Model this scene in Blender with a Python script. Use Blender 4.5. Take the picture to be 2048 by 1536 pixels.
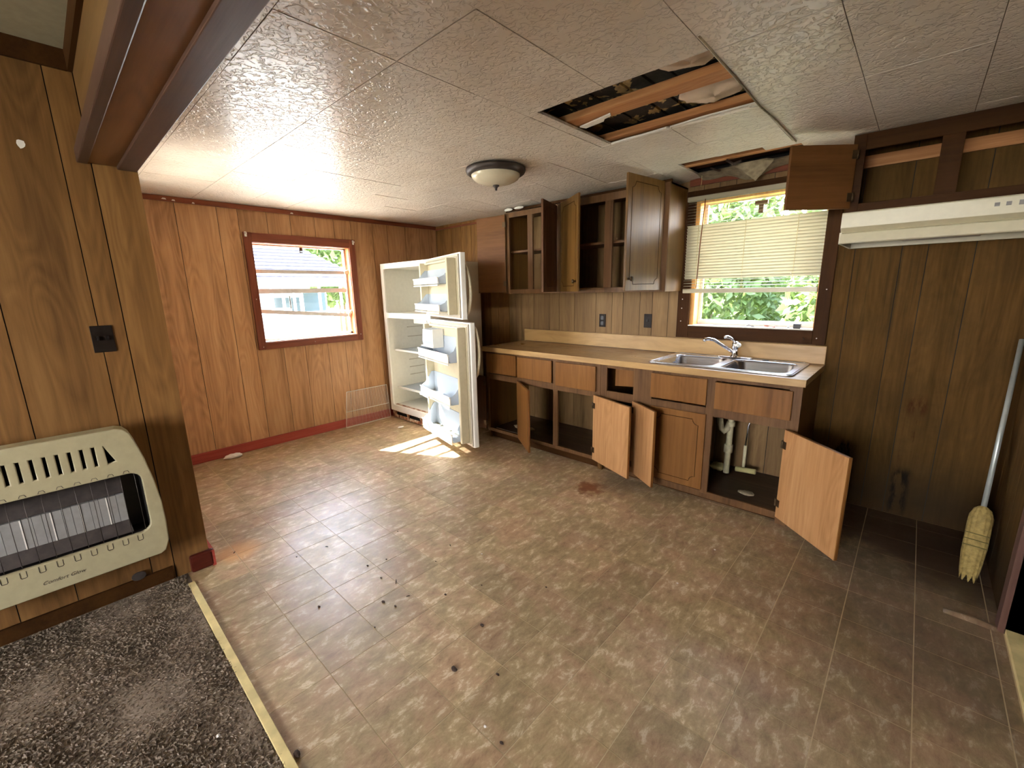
import bpy, bmesh, math, random
from mathutils import Vector, Matrix
random.seed(7)
PI = math.pi
scn = bpy.context.scene
for o in list(bpy.data.objects): bpy.data.objects.remove(o)
C = bpy.context.collection

# ------------------------------------------------------------------ camera
CX, CY, CZ = 4.463, -3.462, 1.430
yw, pt, rl = [math.radians(a) for a in (43.057, 12.191, -1.139)]
fw = Vector((-math.sin(yw)*math.cos(pt), math.cos(yw)*math.cos(pt), -math.sin(pt)))
rt = Vector((math.cos(yw), math.sin(yw), 0)); up = rt.cross(fw)
rt2 = rt*math.cos(rl)+up*math.sin(rl); up2 = rt2.cross(fw)
cam = bpy.data.cameras.new('camera'); co = bpy.data.objects.new('camera', cam); C.objects.link(co)
m = Matrix((rt2, up2, -fw)).transposed().to_4x4(); m.translation = (CX, CY, CZ)
co.matrix_world = m
cam.sensor_width = 36; cam.lens = 862.565/2048*36; cam.clip_start = 0.02; cam.clip_end = 200
scn.camera = co
# ------------------------------------------------------------------ world, sun, window portals, fill lamp
w = bpy.data.worlds.new('sky'); scn.world = w; w.use_nodes = True
nt = w.node_tree; nt.nodes.clear()
g = nt.nodes.new('ShaderNodeTexCoord'); s = nt.nodes.new('ShaderNodeSeparateXYZ')
cr = nt.nodes.new('ShaderNodeValToRGB'); bg = nt.nodes.new('ShaderNodeBackground'); wo = nt.nodes.new('ShaderNodeOutputWorld')
cr.color_ramp.elements[0].position = 0.0; cr.color_ramp.elements[0].color = (1, .985, .955, 1)
cr.color_ramp.elements[1].position = 0.7; cr.color_ramp.elements[1].color = (.62, .76, 1, 1)
nt.links.new(g.outputs['Generated'], s.inputs[0]); nt.links.new(s.outputs['Z'], cr.inputs[0])
nt.links.new(cr.outputs[0], bg.inputs[0]); nt.links.new(bg.outputs[0], wo.inputs[0])
bg.inputs[1].default_value = 14.5
sun = bpy.data.lights.new('sun', 'SUN'); sun.energy = 29; sun.angle = math.radians(.6); sun.color = (1, .95, .86)
so = bpy.data.objects.new('sun', sun); C.objects.link(so)
sd = Vector((.897, .44, -.965)).normalized()
so.rotation_euler = sd.to_track_quat('-Z', 'Y').to_euler(); so.location = (-6, -5, 9)
def area(name, loc, d, sx, sy, e, col=(1, 1, 1), portal=False):
    l = bpy.data.lights.new(name, 'AREA'); l.shape = 'RECTANGLE'; l.size = sx; l.size_y = sy; l.energy = e; l.color = col
    o = bpy.data.objects.new(name, l); C.objects.link(o); o.location = loc
    o.rotation_euler = Vector(d).to_track_quat('-Z', 'Z' if abs(Vector(d).normalized().z) < .9 else 'Y').to_euler()
    if portal: l.cycles.is_portal = True
    return o
area('window_portal_west', (-.2, -1.62, 1.45), (1, 0, 0), .9, .88, 1, portal=True)
area('window_portal_sink', (3.56, .2, 1.6), (0, -1, 0), .85, .95, 1, portal=True)
# portal of the added side window, then a fill lamp added behind the camera
area('window_portal_south', (.95, -3.25, 1.5), (0, 1, 0), .98, 1.08, 1, portal=True)
area('living_fill', (3.95, -6.55, 1.45), (0, 1, 0), 1.5, 1.2, 31, (1, .985, .96))  # unseen area lamp standing in for daylight from the front window
scn.view_settings.view_transform = 'Standard'; scn.view_settings.look = 'None'
scn.view_settings.gamma = 1; scn.view_settings.use_curve_mapping = False
scn.view_settings.exposure = 1.36
H = 2.214; W = 4.90

# ------------------------------------------------------------------ node material helpers
def srgb(r, g, b):
    f = lambda c: (c/255/12.92) if c/255 <= .04045 else ((c/255+.055)/1.055)**2.4
    return (f(r), f(g), f(b), 1)
class NM:
    def __init__(s, name):
        s.m = bpy.data.materials.new(name); s.m.use_nodes = True; s.t = s.m.node_tree
        s.b = s.t.nodes['Principled BSDF']; s.out = s.t.nodes['Material Output']
    def n(s, t, **k):
        x = s.t.nodes.new('ShaderNode'+t)
        for a, b in k.items(): setattr(x, a, b)
        return x
    def l(s, a, b): s.t.links.new(a, b)
    def pos(s, kind='obj', scale=(1, 1, 1)):
        if kind == 'obj': o = s.n('TexCoord').outputs['Object']
        elif kind == 'geo': o = s.n('NewGeometry').outputs['Position']
        mp = s.n('Mapping'); mp.inputs['Scale'].default_value = scale; s.l(o, mp.inputs[0]); return mp.outputs[0]
    def noise(s, v, scale, detail=4, rough=.55, dist=0):
        x = s.n('TexNoise'); s.l(v, x.inputs['Vector']); x.inputs['Scale'].default_value = scale
        x.inputs['Detail'].default_value = detail; x.inputs['Roughness'].default_value = rough; x.inputs['Distortion'].default_value = dist
        return x.outputs['Fac']
    def ramp(s, f, stops):
        x = s.n('ValToRGB'); s.l(f, x.inputs[0]); e = x.color_ramp.elements
        while len(e) < len(stops): e.new(.5)
        for i, (p, c) in enumerate(stops):
            e[i].position = p; e[i].color = c if len(c) == 4 else (*c, 1)
        return x.outputs[0]
    def mix(s, f, a, b, mode='MIX'):
        x = s.n('Mix', data_type='RGBA', blend_type=mode)
        for i, v in ((0, f), (6, a), (7, b)):
            if hasattr(v, 'links'): s.l(v, x.inputs[i])
            else: x.inputs[i].default_value = v
        return x.outputs[2]
    def math(s, op, a, b=0, clamp=False):
        x = s.n('Math', operation=op, use_clamp=clamp)
        for i, v in ((0, a), (1, b)):
            if hasattr(v, 'links'): s.l(v, x.inputs[i])
            else: x.inputs[i].default_value = v
        return x.outputs[0]
    def rand(s): return s.n('ObjectInfo').outputs['Random']
    def bump(s, h, strength=.3, dist=.002):
        x = s.n('Bump'); x.inputs['Strength'].default_value = strength; x.inputs['Distance'].default_value = dist
        s.l(h, x.inputs['Height']); s.l(x.outputs[0], s.b.inputs['Normal'])
    def set(s, col=None, rough=.5, metal=0, spec=.5, coat=0):
        if col is not None:
            if hasattr(col, 'links'): s.l(col, s.b.inputs['Base Color'])
            else: s.b.inputs['Base Color'].default_value = col
        if hasattr(rough, 'links'): s.l(rough, s.b.inputs['Roughness'])
        else: s.b.inputs['Roughness'].default_value = rough
        s.b.inputs['Metallic'].default_value = metal; s.b.inputs['Specular IOR Level'].default_value = spec
        s.b.inputs['Coat Weight'].default_value = coat
        return s.m
GRAY = (.5, .5, .5, 1); WHITE = (1, 1, 1, 1)
def wood(name, dark, mid, light, axis='Z', sc=1.0, rough=.45, kind='obj', dirt=0, var=.25, rings=.5, spec=.22):
    k = NM(name)
    st = {'Z': (1, 1, .045), 'X': (.045, 1, 1), 'Y': (1, .045, 1)}[axis]
    st2 = {'Z': (1, 1, .16), 'X': (.16, 1, 1), 'Y': (1, .16, 1)}[axis]
    v = k.pos(kind, st)
    off = k.n('VectorMath', operation='ADD'); k.l(v, off.inputs[0])
    cb = k.n('CombineXYZ'); r = k.rand(); r7 = k.math('MULTIPLY', r, 37.0)
    for i in range(3): k.l(r7, cb.inputs[i])
    k.l(cb.outputs[0], off.inputs[1]); v = off.outputs[0]
    off2 = k.n('VectorMath', operation='ADD'); k.l(k.pos(kind, st2), off2.inputs[0]); k.l(cb.outputs[0], off2.inputs[1])
    n1 = k.noise(v, 55*sc, 5, .65); n2 = k.noise(v, 9*sc, 3, .5, .6)
    n3 = k.noise(off2.outputs[0], 7*sc, 1.5, .4, .3)
    ring = k.math('FRACT', k.math('MULTIPLY', n3, 13.0)); ring = k.math('ABSOLUTE', k.math('SUBTRACT', ring, .5))
    f = k.math('ADD', k.math('MULTIPLY', n1, .45), k.math('MULTIPLY', n2, .55))
    f = k.math('ADD', f, k.math('MULTIPLY', k.math('SUBTRACT', ring, .25), .28*rings))
    c = k.ramp(f, [(.30, dark), (.5, mid), (.68, light)])
    vr = k.math('ADD', k.math('MULTIPLY', r, var), 1-var/2)
    cc = k.n('CombineColor'); [k.l(vr, cc.inputs[i]) for i in range(3)]
    c = k.mix(1.0, c, cc.outputs[0], 'MULTIPLY')
    if dirt:
        d = k.noise(k.pos('geo', (1, 1, .6)), 2.3, 6, .7, .4)
        d = k.ramp(d, [(.42, (0, 0, 0)), (.72, (1, 1, 1))])
        c = k.mix(k.math('MULTIPLY', d, dirt), c, (.03, .022, .014, 1))
    k.bump(n1, .25, .0015)
    return k.set(c, rough, spec=spec), k
def solid(name, col, rough=.5, metal=0, spec=.5, var=.06, bump=0, coat=0, nsc=30):
    k = NM(name); n = k.noise(k.pos('obj'), nsc, 4)
    a = tuple(min(1, c*(1-var)) for c in col[:3])+(1,); b = tuple(min(1, c*(1+var)) for c in col[:3])+(1,)
    c = k.ramp(n, [(.35, a), (.65, b)])
    if bump: k.bump(n, bump, .002)
    return k.set(c, rough, metal, spec, coat)

M = {}
M['panel'] = wood('light_wood_panelling', srgb(150, 108, 72), srgb(180, 134, 92), srgb(196, 151, 107), rough=.38, var=.2, rings=.9)[0]
M['panel_dark'] = wood('brown_wood_panelling', srgb(96, 66, 34), srgb(122, 86, 46), srgb(138, 101, 58), rough=.5, var=.22, rings=.8)[0]
M['panel_grey'] = wood('greyer_wood_panelling', srgb(98, 72, 44), srgb(124, 96, 60), srgb(138, 110, 72), rough=.55, var=.2, rings=.4)[0]  # greyer tone; part of it is lighting put into the panel colour
# stove wall: same panelling with its own grime, drips and rust marks
mm, k = wood('grimy_wood_panelling', srgb(66, 45, 21), srgb(88, 63, 31), srgb(101, 74, 38), rough=.6, var=.15, rings=.4)
base = k.b.inputs['Base Color'].links[0].from_socket
P3 = k.n('SeparateXYZ'); k.l(k.n('NewGeometry').outputs['Position'], P3.inputs[0])
def band(lo, hi, ax, soft):
    a = k.n('MapRange', interpolation_type='SMOOTHSTEP'); k.l(P3.outputs[ax], a.inputs[0]); a.inputs[1].default_value = lo-soft; a.inputs[2].default_value = lo+soft
    b = k.n('MapRange', interpolation_type='SMOOTHSTEP'); k.l(P3.outputs[ax], b.inputs[0]); b.inputs[1].default_value = hi-soft; b.inputs[2].default_value = hi+soft; b.inputs[3].default_value = 1; b.inputs[4].default_value = 0
    return k.math('MULTIPLY', a.outputs[0], b.outputs[0])
drip = k.ramp(k.noise(k.pos('geo', (1, 1, .035)), 38, 3, .6), [(.56, (0, 0, 0)), (.68, (1, 1, 1))])
patch = k.ramp(k.noise(k.pos('geo'), 3.2, 5, .7), [(.45, (0, 0, 0)), (.62, (1, 1, 1))])
c = k.mix(k.math('MULTIPLY', k.math('MULTIPLY', drip, band(1.1, 1.7, 'Z', .25)), .6), base, (.030, .020, .009, 1))
c = k.mix(k.math('MULTIPLY', patch, .3), c, (.045, .027, .010, 1))
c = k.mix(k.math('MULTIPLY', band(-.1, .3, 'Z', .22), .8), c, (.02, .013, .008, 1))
red = k.math('MULTIPLY', k.math('MULTIPLY', band(4.49, 4.58, 'X', .02), band(.3, .78, 'Z', .06)), k.math('MAXIMUM', drip, band(.66, .76, 'Z', .04)))
rag = k.ramp(k.noise(k.pos('geo', (1, 1, .25)), 22, 5, .7), [(.44, (0, 0, 0)), (.56, (1, 1, 1))])
c = k.mix(k.math('MULTIPLY', k.math('MULTIPLY', red, rag), .75), c, (.05, .008, .004, 1))
bl = k.math('MULTIPLY', band(4.17, 4.28, 'X', .03), band(.2, .42, 'Z', .03))
bl2 = k.math('MULTIPLY', band(4.48, 4.56, 'X', .02), band(.02, .3, 'Z', .04))
c = k.mix(k.math('MULTIPLY', k.math('MULTIPLY', k.math('MAXIMUM', bl, bl2), rag), .95), c, (.006, .005, .004, 1))
k.set(c, .75, spec=.06); M['panel_stain'] = mm
M['trim'] = wood('red_brown_trim', srgb(92, 46, 30), srgb(122, 66, 44), srgb(140, 80, 54), 'X', rough=.4, var=.1, rings=.2)[0]
M['trim_v'] = wood('red_brown_upright_trim', srgb(92, 46, 30), srgb(124, 67, 45), srgb(142, 82, 56), 'Z', rough=.4, var=.1, rings=.2)[0]
M['trim_y'] = wood('red_brown_side_trim', srgb(96, 50, 34), srgb(128, 70, 48), srgb(146, 86, 60), 'Y', rough=.4, var=.1, rings=.2)[0]
M['trim_dark'] = wood('dark_stained_trim', srgb(44, 25, 9), srgb(62, 36, 14), srgb(72, 44, 18), 'X', rough=.6, var=.1, rings=.2, spec=.08)[0]
M['trim_dark_v'] = wood('dark_stained_upright_trim', srgb(44, 25, 9), srgb(62, 36, 14), srgb(72, 44, 18), 'Z', rough=.6, var=.1, rings=.2, spec=.08)[0]
M['trim_purple'] = wood('purplish_brown_trim', srgb(60, 42, 34), srgb(78, 56, 46), srgb(90, 66, 54), 'X', rough=.4, var=.1, rings=.2)[0]
M['redbase'] = wood('red_painted_baseboard', srgb(128, 48, 38), srgb(158, 66, 54), srgb(172, 84, 68), 'Y', rough=.45, var=.05, rings=.2)[0]
M['cab'] = wood('cabinet_wood', srgb(80, 54, 24), srgb(106, 74, 34), srgb(120, 88, 44), 'Z', rough=.42, var=.08, rings=.3)[0]
M['cab_x'] = wood('cabinet_drawer_wood', srgb(92, 57, 25), srgb(119, 78, 37), srgb(132, 90, 46), 'Z', rough=.4, var=.08, rings=.3)[0]
M['frame'] = wood('cabinet_frame_wood', srgb(74, 50, 27), srgb(98, 68, 40), srgb(114, 82, 50), 'Z', rough=.5, var=.08, rings=.3)[0]
M['cab_in'] = wood('cabinet_inner_plywood', srgb(70, 46, 30), srgb(96, 64, 42), srgb(112, 78, 52), 'Z', rough=.7, var=.1, rings=.2, dirt=.5)[0]
M['ply'] = wood('plain_door_back_plywood', srgb(146, 102, 62), srgb(172, 126, 82), srgb(186, 142, 98), 'Z', rough=.5, var=.06, rings=.5)[0]
M['ply_dark'] = wood('brown_door_back', srgb(84, 52, 24), srgb(104, 66, 32), srgb(116, 76, 40), 'X', rough=.5, var=.06, rings=.3)[0]
M['cabfloor'] = wood('stained_cabinet_floor', srgb(40, 26, 18), srgb(62, 42, 30), srgb(92, 72, 56), 'X', rough=.4, var=.05, rings=.2, dirt=.6)[0]
M['joist'] = wood('rough_joist_lumber', srgb(150, 98, 58), srgb(182, 126, 80), srgb(205, 156, 108), 'X', rough=.7, var=.15)[0]
M['jamb'] = wood('orange_window_jamb', srgb(168, 92, 50), srgb(200, 118, 70), srgb(214, 140, 92), 'Z', rough=.35, var=.05)[0]
M['jamb_y'] = wood('golden_window_jamb', srgb(176, 120, 60), srgb(210, 154, 84), srgb(224, 176, 108), 'Z', rough=.4, var=.05)[0]
k = NM('peeling_roof_deck'); n = k.noise(k.pos('geo', (1, 1, 1)), 7, 4, .6, .5); n2 = k.noise(k.pos('geo'), 40, 3)
c = k.ramp(n, [(.53, srgb(58, 52, 46)), (.55, srgb(190, 160, 104))]); c = k.mix(.5, c, k.mix(1, c, k.ramp(n2, [(.3, (.4, .4, .4)), (.7, (1.5, 1.5, 1.5))]), 'MULTIPLY'))
M['deck'] = k.set(c, .85)
k = NM('laminate_countertop'); n = k.noise(k.pos('obj', (.25, 1, 1)), 12, 5, .6, .5); n2 = k.noise(k.pos('obj'), 3, 5, .7)
c = k.ramp(n, [(.3, srgb(142, 108, 66)), (.6, srgb(172, 138, 92))])
c = k.mix(k.math('MULTIPLY', k.ramp(n2, [(.5, (0, 0, 0)), (.7, (1, 1, 1))]), .5), c, srgb(128, 98, 76))
M['counter'] = k.set(c, k.ramp(n2, [(.3, (.25,)*3), (.7, (.5,)*3)]))
# vinyl floor tile
k = NM('marbled_vinyl_tile')
n = k.noise(k.pos('geo', (1.3, .62, 1)), 17, 8, .76, .3); nb = k.noise(k.pos('geo', (.8, 1.1, 1)), 5.5, 6, .65, .5); nf = k.noise(k.pos('geo'), 60, 3)
c = k.ramp(n, [(.32, srgb(128, 98, 74)), (.45, srgb(156, 126, 96)), (.555, srgb(168, 140, 108)), (.59, srgb(188, 166, 138)), (.64, srgb(196, 176, 148)), (.67, srgb(172, 146, 114))])
c2 = k.ramp(n, [(.34, srgb(128, 108, 76)), (.5, srgb(154, 132, 96)), (.56, srgb(166, 144, 108)), (.595, srgb(186, 166, 134)), (.64, srgb(194, 175, 144)), (.675, srgb(170, 148, 112))])
c = k.mix(k.ramp(nb, [(.42, (0, 0, 0)), (.56, (1, 1, 1))]), c, c2)
r = k.rand(); vr = k.math('ADD', k.math('MULTIPLY', r, .30), .92); cc = k.n('CombineColor'); [k.l(vr, cc.inputs[i]) for i in range(3)]
c = k.mix(1, c, cc.outputs[0], 'MULTIPLY')
P3 = k.n('SeparateXYZ'); k.l(k.n('NewGeometry').outputs['Position'], P3.inputs[0])
def blob(x, y, r0, r1, amp=.12, sc=7):
    # a ragged-edged patch: stains, grime and one painted pool of light
    v = k.n('VectorMath', operation='DISTANCE'); cmb = k.n('CombineXYZ'); k.l(P3.outputs['X'], cmb.inputs[0]); k.l(P3.outputs['Y'], cmb.inputs[1])
    k.l(cmb.outputs[0], v.inputs[0]); v.inputs[1].default_value = (x, y, 0)
    d = k.math('ADD', v.outputs['Value'], k.math('MULTIPLY', k.math('SUBTRACT', k.noise(k.pos('geo'), sc, 5, .65), .5), amp*4))
    q = k.n('MapRange', interpolation_type='SMOOTHSTEP'); k.l(d, q.inputs[0]); q.inputs[1].default_value = r1; q.inputs[2].default_value = r0; q.inputs[3].default_value = 0; q.inputs[4].default_value = 1
    # map: distance >= r1 -> 0, <= r0 -> 1
    q.inputs[1].default_value = r0; q.inputs[2].default_value = r1; q.inputs[3].default_value = 1; q.inputs[4].default_value = 0
    return q.outputs[0]
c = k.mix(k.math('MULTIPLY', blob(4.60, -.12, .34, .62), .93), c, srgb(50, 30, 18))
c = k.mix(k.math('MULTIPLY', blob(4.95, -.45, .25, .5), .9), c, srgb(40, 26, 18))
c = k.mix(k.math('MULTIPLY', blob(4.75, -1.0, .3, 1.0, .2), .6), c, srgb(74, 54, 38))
c = k.mix(k.math('MULTIPLY', blob(2.86, -.93, .05, .13, .07, 14), .9), c, srgb(112, 58, 28))
c = k.mix(k.math('MULTIPLY', blob(3.0, -.75, .05, .25, .1, 9), .5), c, srgb(84, 66, 48))
c = k.mix(k.math('MULTIPLY', blob(1.78, -2.93, .05, .15, .03), .7), c, srgb(204, 150, 92))  # pool of orange light by the wall stub, put into the tile colour
c = k.mix(k.ramp(nf, [(.6, (0, 0, 0)), (.9, (.25,)*3)]), c, srgb(70, 54, 40))
k.bump(k.math('ADD', n, k.math('MULTIPLY', nf, .2)), .16, .002)
M['tile'] = k.set(c, k.ramp(nb, [(.3, (.32,)*3), (.7, (.48,)*3)]), spec=.5)
M['grout'] = solid('pale_floor_joint', srgb(188, 166, 130), .6)
# ceiling tile: stippled gloss paint
k = NM('stippled_ceiling_tile')
n = k.noise(k.pos('geo'), 40, 2.5, .55, .7); n2 = k.noise(k.pos('geo'), 4, 4)
st = k.ramp(n, [(.40, (0, 0, 0)), (.52, (1, 1, 1))])
c = k.ramp(n2, [(.3, srgb(214, 201, 184)), (.7, srgb(226, 214, 198))])
k.bump(st, .7, .003)
M['ceil'] = k.set(c, .27, spec=.42)
M['ceil_edge'] = solid('brown_joint', srgb(120, 92, 62), .8)
M['ceil_living'] = solid('plain_ceiling_paint', srgb(160, 149, 122), .8)
M['carpet_base'] = solid('carpet_backing', srgb(112, 98, 84), .95)
k = NM('brown_carpet_pile'); n = k.noise(k.pos('geo'), 14, 3); n2 = k.noise(k.pos('geo'), 160, 2)
c = k.ramp(k.math('ADD', k.math('MULTIPLY', n, .5), k.math('MULTIPLY', n2, .5)), [(.35, srgb(106, 92, 78)), (.65, srgb(150, 134, 117))])
M['carpet'] = k.set(c, .95, spec=.1)
M['strip'] = solid('cream_wood_strip', srgb(214, 192, 132), .6, var=.15, nsc=12)
M['white'] = solid('white_enamel', srgb(226, 222, 210), .3, var=.02)
M['fridge_side'] = solid('beige_textured_side', srgb(228, 210, 182), .5, bump=.3, nsc=160)
M['liner'] = solid('fridge_liner_plastic', srgb(212, 208, 194), .32, var=.03)
M['liner_yellow'] = solid('yellowed_door_liner', srgb(196, 184, 152), .35, var=.04)
k = NM('clear_bin_plastic'); tr = k.n('BsdfTransparent'); tr.inputs[0].default_value = (.88, .92, .95, 1)
k.set(srgb(206, 214, 222), .18); mx = k.n('MixShader'); mx.inputs[0].default_value = .55
k.l(tr.outputs[0], mx.inputs[1]); k.l(k.b.outputs[0], mx.inputs[2]); k.l(mx.outputs[0], k.out.inputs[0]); M['bin'] = k.m
M['gasket'] = solid('grey_gasket', srgb(178, 168, 150), .6)
k = NM('rusty_enamel'); n = k.noise(k.pos('obj'), 18, 5, .7)
M['rust'] = k.set(k.ramp(n, [(.42, srgb(206, 190, 164)), (.52, srgb(150, 92, 52)), (.62, srgb(96, 54, 32))]), .6)
M['black'] = solid('black_plastic', srgb(26, 22, 20), .4)
M['dark'] = solid('dark_cavity', srgb(18, 15, 13), .8)
M['brownplate'] = solid('brown_wall_plate', srgb(30, 22, 17), .5, spec=.15)
M['chrome'] = solid('chrome', (.78, .78, .80, 1), .12, 1, var=.02)
k = NM('brushed_steel'); n = k.noise(k.pos('obj', (.05, 1, 1)), 120, 3)
M['steel'] = k.set(k.ramp(n, [(.3, (.52, .53, .55)), (.7, (.68, .69, .71))]), .24, 1)
M['bronze'] = solid('dark_bronze', srgb(78, 70, 66), .45, .6)
M['opal'] = solid('opal_glass', srgb(214, 204, 178), .25, var=.02)
M['hood'] = solid('almond_hood_enamel', srgb(198, 189, 160), .35, var=.03)
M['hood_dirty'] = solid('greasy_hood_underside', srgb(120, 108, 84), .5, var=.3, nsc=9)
M['heater'] = solid('almond_heater_enamel', srgb(166, 155, 122), .42, var=.04)
M['heater_dark'] = solid('heater_firebox', srgb(40, 36, 34), .4, .3)
M['ceramic'] = solid('grey_ceramic_plaque', srgb(138, 134, 130), .8)
M['plate_dark'] = solid('dark_grey_plate', srgb(64, 55, 50), .6, .2, var=.2)  # one dark grey-brown for the heater reflector and the oval plate
M['pvc'] = solid('white_pvc_pipe', srgb(206, 196, 160), .4, var=.1)
M['foam'] = solid('yellowed_foam', srgb(186, 176, 120), .8, bump=.5)
M['ink'] = solid('dark_print', srgb(70, 62, 50), .6)
M['hinge'] = solid('tarnished_hinge', srgb(92, 74, 52), .4, .8)
M['paper'] = solid('white_paper', srgb(222, 214, 204), .8)
M['straw'] = solid('broom_straw', srgb(158, 134, 76), .8, var=.25, bump=.6, nsc=60)
M['steelpole'] = solid('grey_metal_pole', srgb(176, 182, 176), .35, .4)
M['insul'] = solid('pale_insulation', srgb(206, 184, 158), .95, bump=.8, nsc=14)
M['ceilboard'] = solid('torn_ceiling_board', srgb(150, 136, 110), .9, var=.25, bump=.5, nsc=25)
M['debris'] = solid('brown_debris', srgb(58, 40, 28), .8)
M['alu'] = solid('aluminium_sash', srgb(200, 194, 186), .5, .0)
M['sill'] = solid('painted_sill', srgb(214, 206, 190), .5, var=.08)
k = NM('cream_blind_slat'); k.set(srgb(190, 181, 154), .5, spec=.2); tl = k.n('BsdfTranslucent'); tl.inputs[0].default_value = srgb(118, 110, 86)
mx = k.n('MixShader'); mx.inputs[0].default_value = .28; k.l(k.b.outputs[0], mx.inputs[1]); k.l(tl.outputs[0], mx.inputs[2]); k.l(mx.outputs[0], k.out.inputs[0]); M['slat'] = k.m
k = NM('window_glass'); tr = k.n('BsdfTransparent'); gl = k.n('BsdfGlossy'); gl.inputs['Roughness'].default_value = .03; lw = k.n('LayerWeight'); lw.inputs[0].default_value = .5; fz = k.math('ADD', k.math('MULTIPLY', k.math('POWER', lw.outputs['Facing'], 4.0), .5), .03)
mx = k.n('MixShader'); k.l(fz, mx.inputs[0]); k.l(tr.outputs[0], mx.inputs[1]); k.l(gl.outputs[0], mx.inputs[2]); k.l(mx.outputs[0], k.out.inputs[0]); M['glass'] = k.m
k = NM('sunlit_leaf'); r = k.noise(k.pos('geo'), 3.5, 4)
k.set(k.ramp(r, [(.3, srgb(64, 84, 44)), (.55, srgb(92, 112, 62)), (.75, srgb(130, 140, 92))]), .6); tl = k.n('BsdfTranslucent'); tl.inputs[0].default_value = srgb(104, 124, 58)
mx = k.n('MixShader'); mx.inputs[0].default_value = .45; k.l(k.b.outputs[0], mx.inputs[1]); k.l(tl.outputs[0], mx.inputs[2]); k.l(mx.outputs[0], k.out.inputs[0]); M['leaf'] = k.m
M['bark'] = solid('bark', srgb(96, 78, 58), .9)
M['grass'] = solid('grass_ground', srgb(128, 130, 104), .95, var=.3, nsc=2)
M['drive'] = solid('pale_gravel_drive', srgb(200, 192, 178), .95, var=.1, nsc=4)
M['shingle'] = solid('grey_shingle', srgb(46, 44, 51), .9, var=.25, nsc=9)
M['siding'] = solid('white_siding', srgb(170, 170, 172), .7)
M['fascia'] = solid('pale_green_fascia', srgb(100, 116, 84), .7)
M['darkglass'] = solid('dark_window_pane', srgb(60, 72, 80), .15)

# ------------------------------------------------------------------ mesh helpers
class B:
    def __init__(s): s.v = []; s.f = []; s.sm = []
    def box(s, x0, x1, y0, y1, z0, z1):
        i = len(s.v)
        s.v += [(x, y, z) for z in (z0, z1) for (x, y) in ((x0, y0), (x1, y0), (x1, y1), (x0, y1))]
        s.f += [tuple(i+a for a in q) for q in ((0, 3, 2, 1), (4, 5, 6, 7), (0, 1, 5, 4), (1, 2, 6, 5), (2, 3, 7, 6), (3, 0, 4, 7))]
        s.sm += [False]*6; return s
    def prism(s, pts, ax, a, b):
        """extrude a polygon along an axis"""
        i = len(s.v); n = len(pts)
        def mk(p, t): return {'X': (t, p[0], p[1]), 'Y': (p[0], t, p[1]), 'Z': (p[0], p[1], t)}[ax]
        s.v += [mk(p, a) for p in pts]+[mk(p, b) for p in pts]
        s.f.append(tuple(range(i+n-1, i-1, -1))); s.f.append(tuple(range(i+n, i+2*n)))
        for k in range(n): s.f.append((i+k, i+(k+1) % n, i+n+(k+1) % n, i+n+k))
        s.sm += [False]*(n+2); return s
    def tube(s, pts, r, n=8, cap=True):
        pts = [Vector(p) for p in pts]; rs = r if isinstance(r, (list, tuple)) else [r]*len(pts)
        i0 = len(s.v); prev = None
        for k, p in enumerate(pts):
            d = (pts[min(k+1, len(pts)-1)]-pts[max(k-1, 0)]).normalized()
            if prev is None: u = d.orthogonal().normalized()
            else: u = (prev-d*prev.dot(d)).normalized()
            prev = u; v = d.cross(u)
            for j in range(n):
                a = 2*PI*j/n; q = p+(u*math.cos(a)+v*math.sin(a))*rs[k]; s.v.append(tuple(q))
        for k in range(len(pts)-1):
            for j in range(n):
                a = i0+k*n+j; b = i0+k*n+(j+1) % n; s.f.append((a, b, b+n, a+n)); s.sm.append(True)
        if cap:
            s.f.append(tuple(range(i0+n-1, i0-1, -1))); e = i0+(len(pts)-1)*n; s.f.append(tuple(range(e, e+n))); s.sm += [False, False]
        return s
    def lathe(s, prof, c=(0, 0, 0), n=32, ax='Z'):
        i0 = len(s.v)
        for (r, h) in prof:
            for j in range(n):
                a = 2*PI*j/n; x, y = r*math.cos(a), r*math.sin(a)
                p = {'Z': (x, y, h), 'Y': (x, h, y), 'X': (h, x, y)}[ax]
                s.v.append((c[0]+p[0], c[1]+p[1], c[2]+p[2]))
        for k in range(len(prof)-1):
            for j in range(n):
                a = i0+k*n+j; b = i0+k*n+(j+1) % n; s.f.append((a, b, b+n, a+n)); s.sm.append(True)
        return s
    def quad(s, a, b, c, d):
        i = len(s.v); s.v += [tuple(a), tuple(b), tuple(c), tuple(d)]; s.f.append((i, i+1, i+2, i+3)); s.sm.append(False); return s
    def grid(s, fn, nu, nv):
        i = len(s.v)
        for a in range(nu+1):
            for b in range(nv+1): s.v.append(tuple(fn(a/nu, b/nv)))
        for a in range(nu):
            for b in range(nv):
                q = i+a*(nv+1)+b; s.f.append((q, q+1, q+nv+2, q+nv+1)); s.sm.append(True)
        return s
    def mesh(s, name, mat):
        me = bpy.data.meshes.new(name); me.from_pydata(s.v, [], s.f); me.polygons.foreach_set('use_smooth', s.sm)
        bm = bmesh.new(); bm.from_mesh(me); bmesh.ops.recalc_face_normals(bm, faces=bm.faces); bm.to_mesh(me); bm.free()
        me.materials.append(mat); return me
def tagit(o, label=None, cat=None, group=None, kind=None):
    if label: o['label'] = label
    if cat: o['category'] = cat
    if group: o['group'] = group
    if kind: o['kind'] = kind
    return o
def wm(o):
    m = o.matrix_basis.copy()
    if o.parent: m = wm(o.parent) @ o.matrix_parent_inverse @ m
    return m
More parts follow.
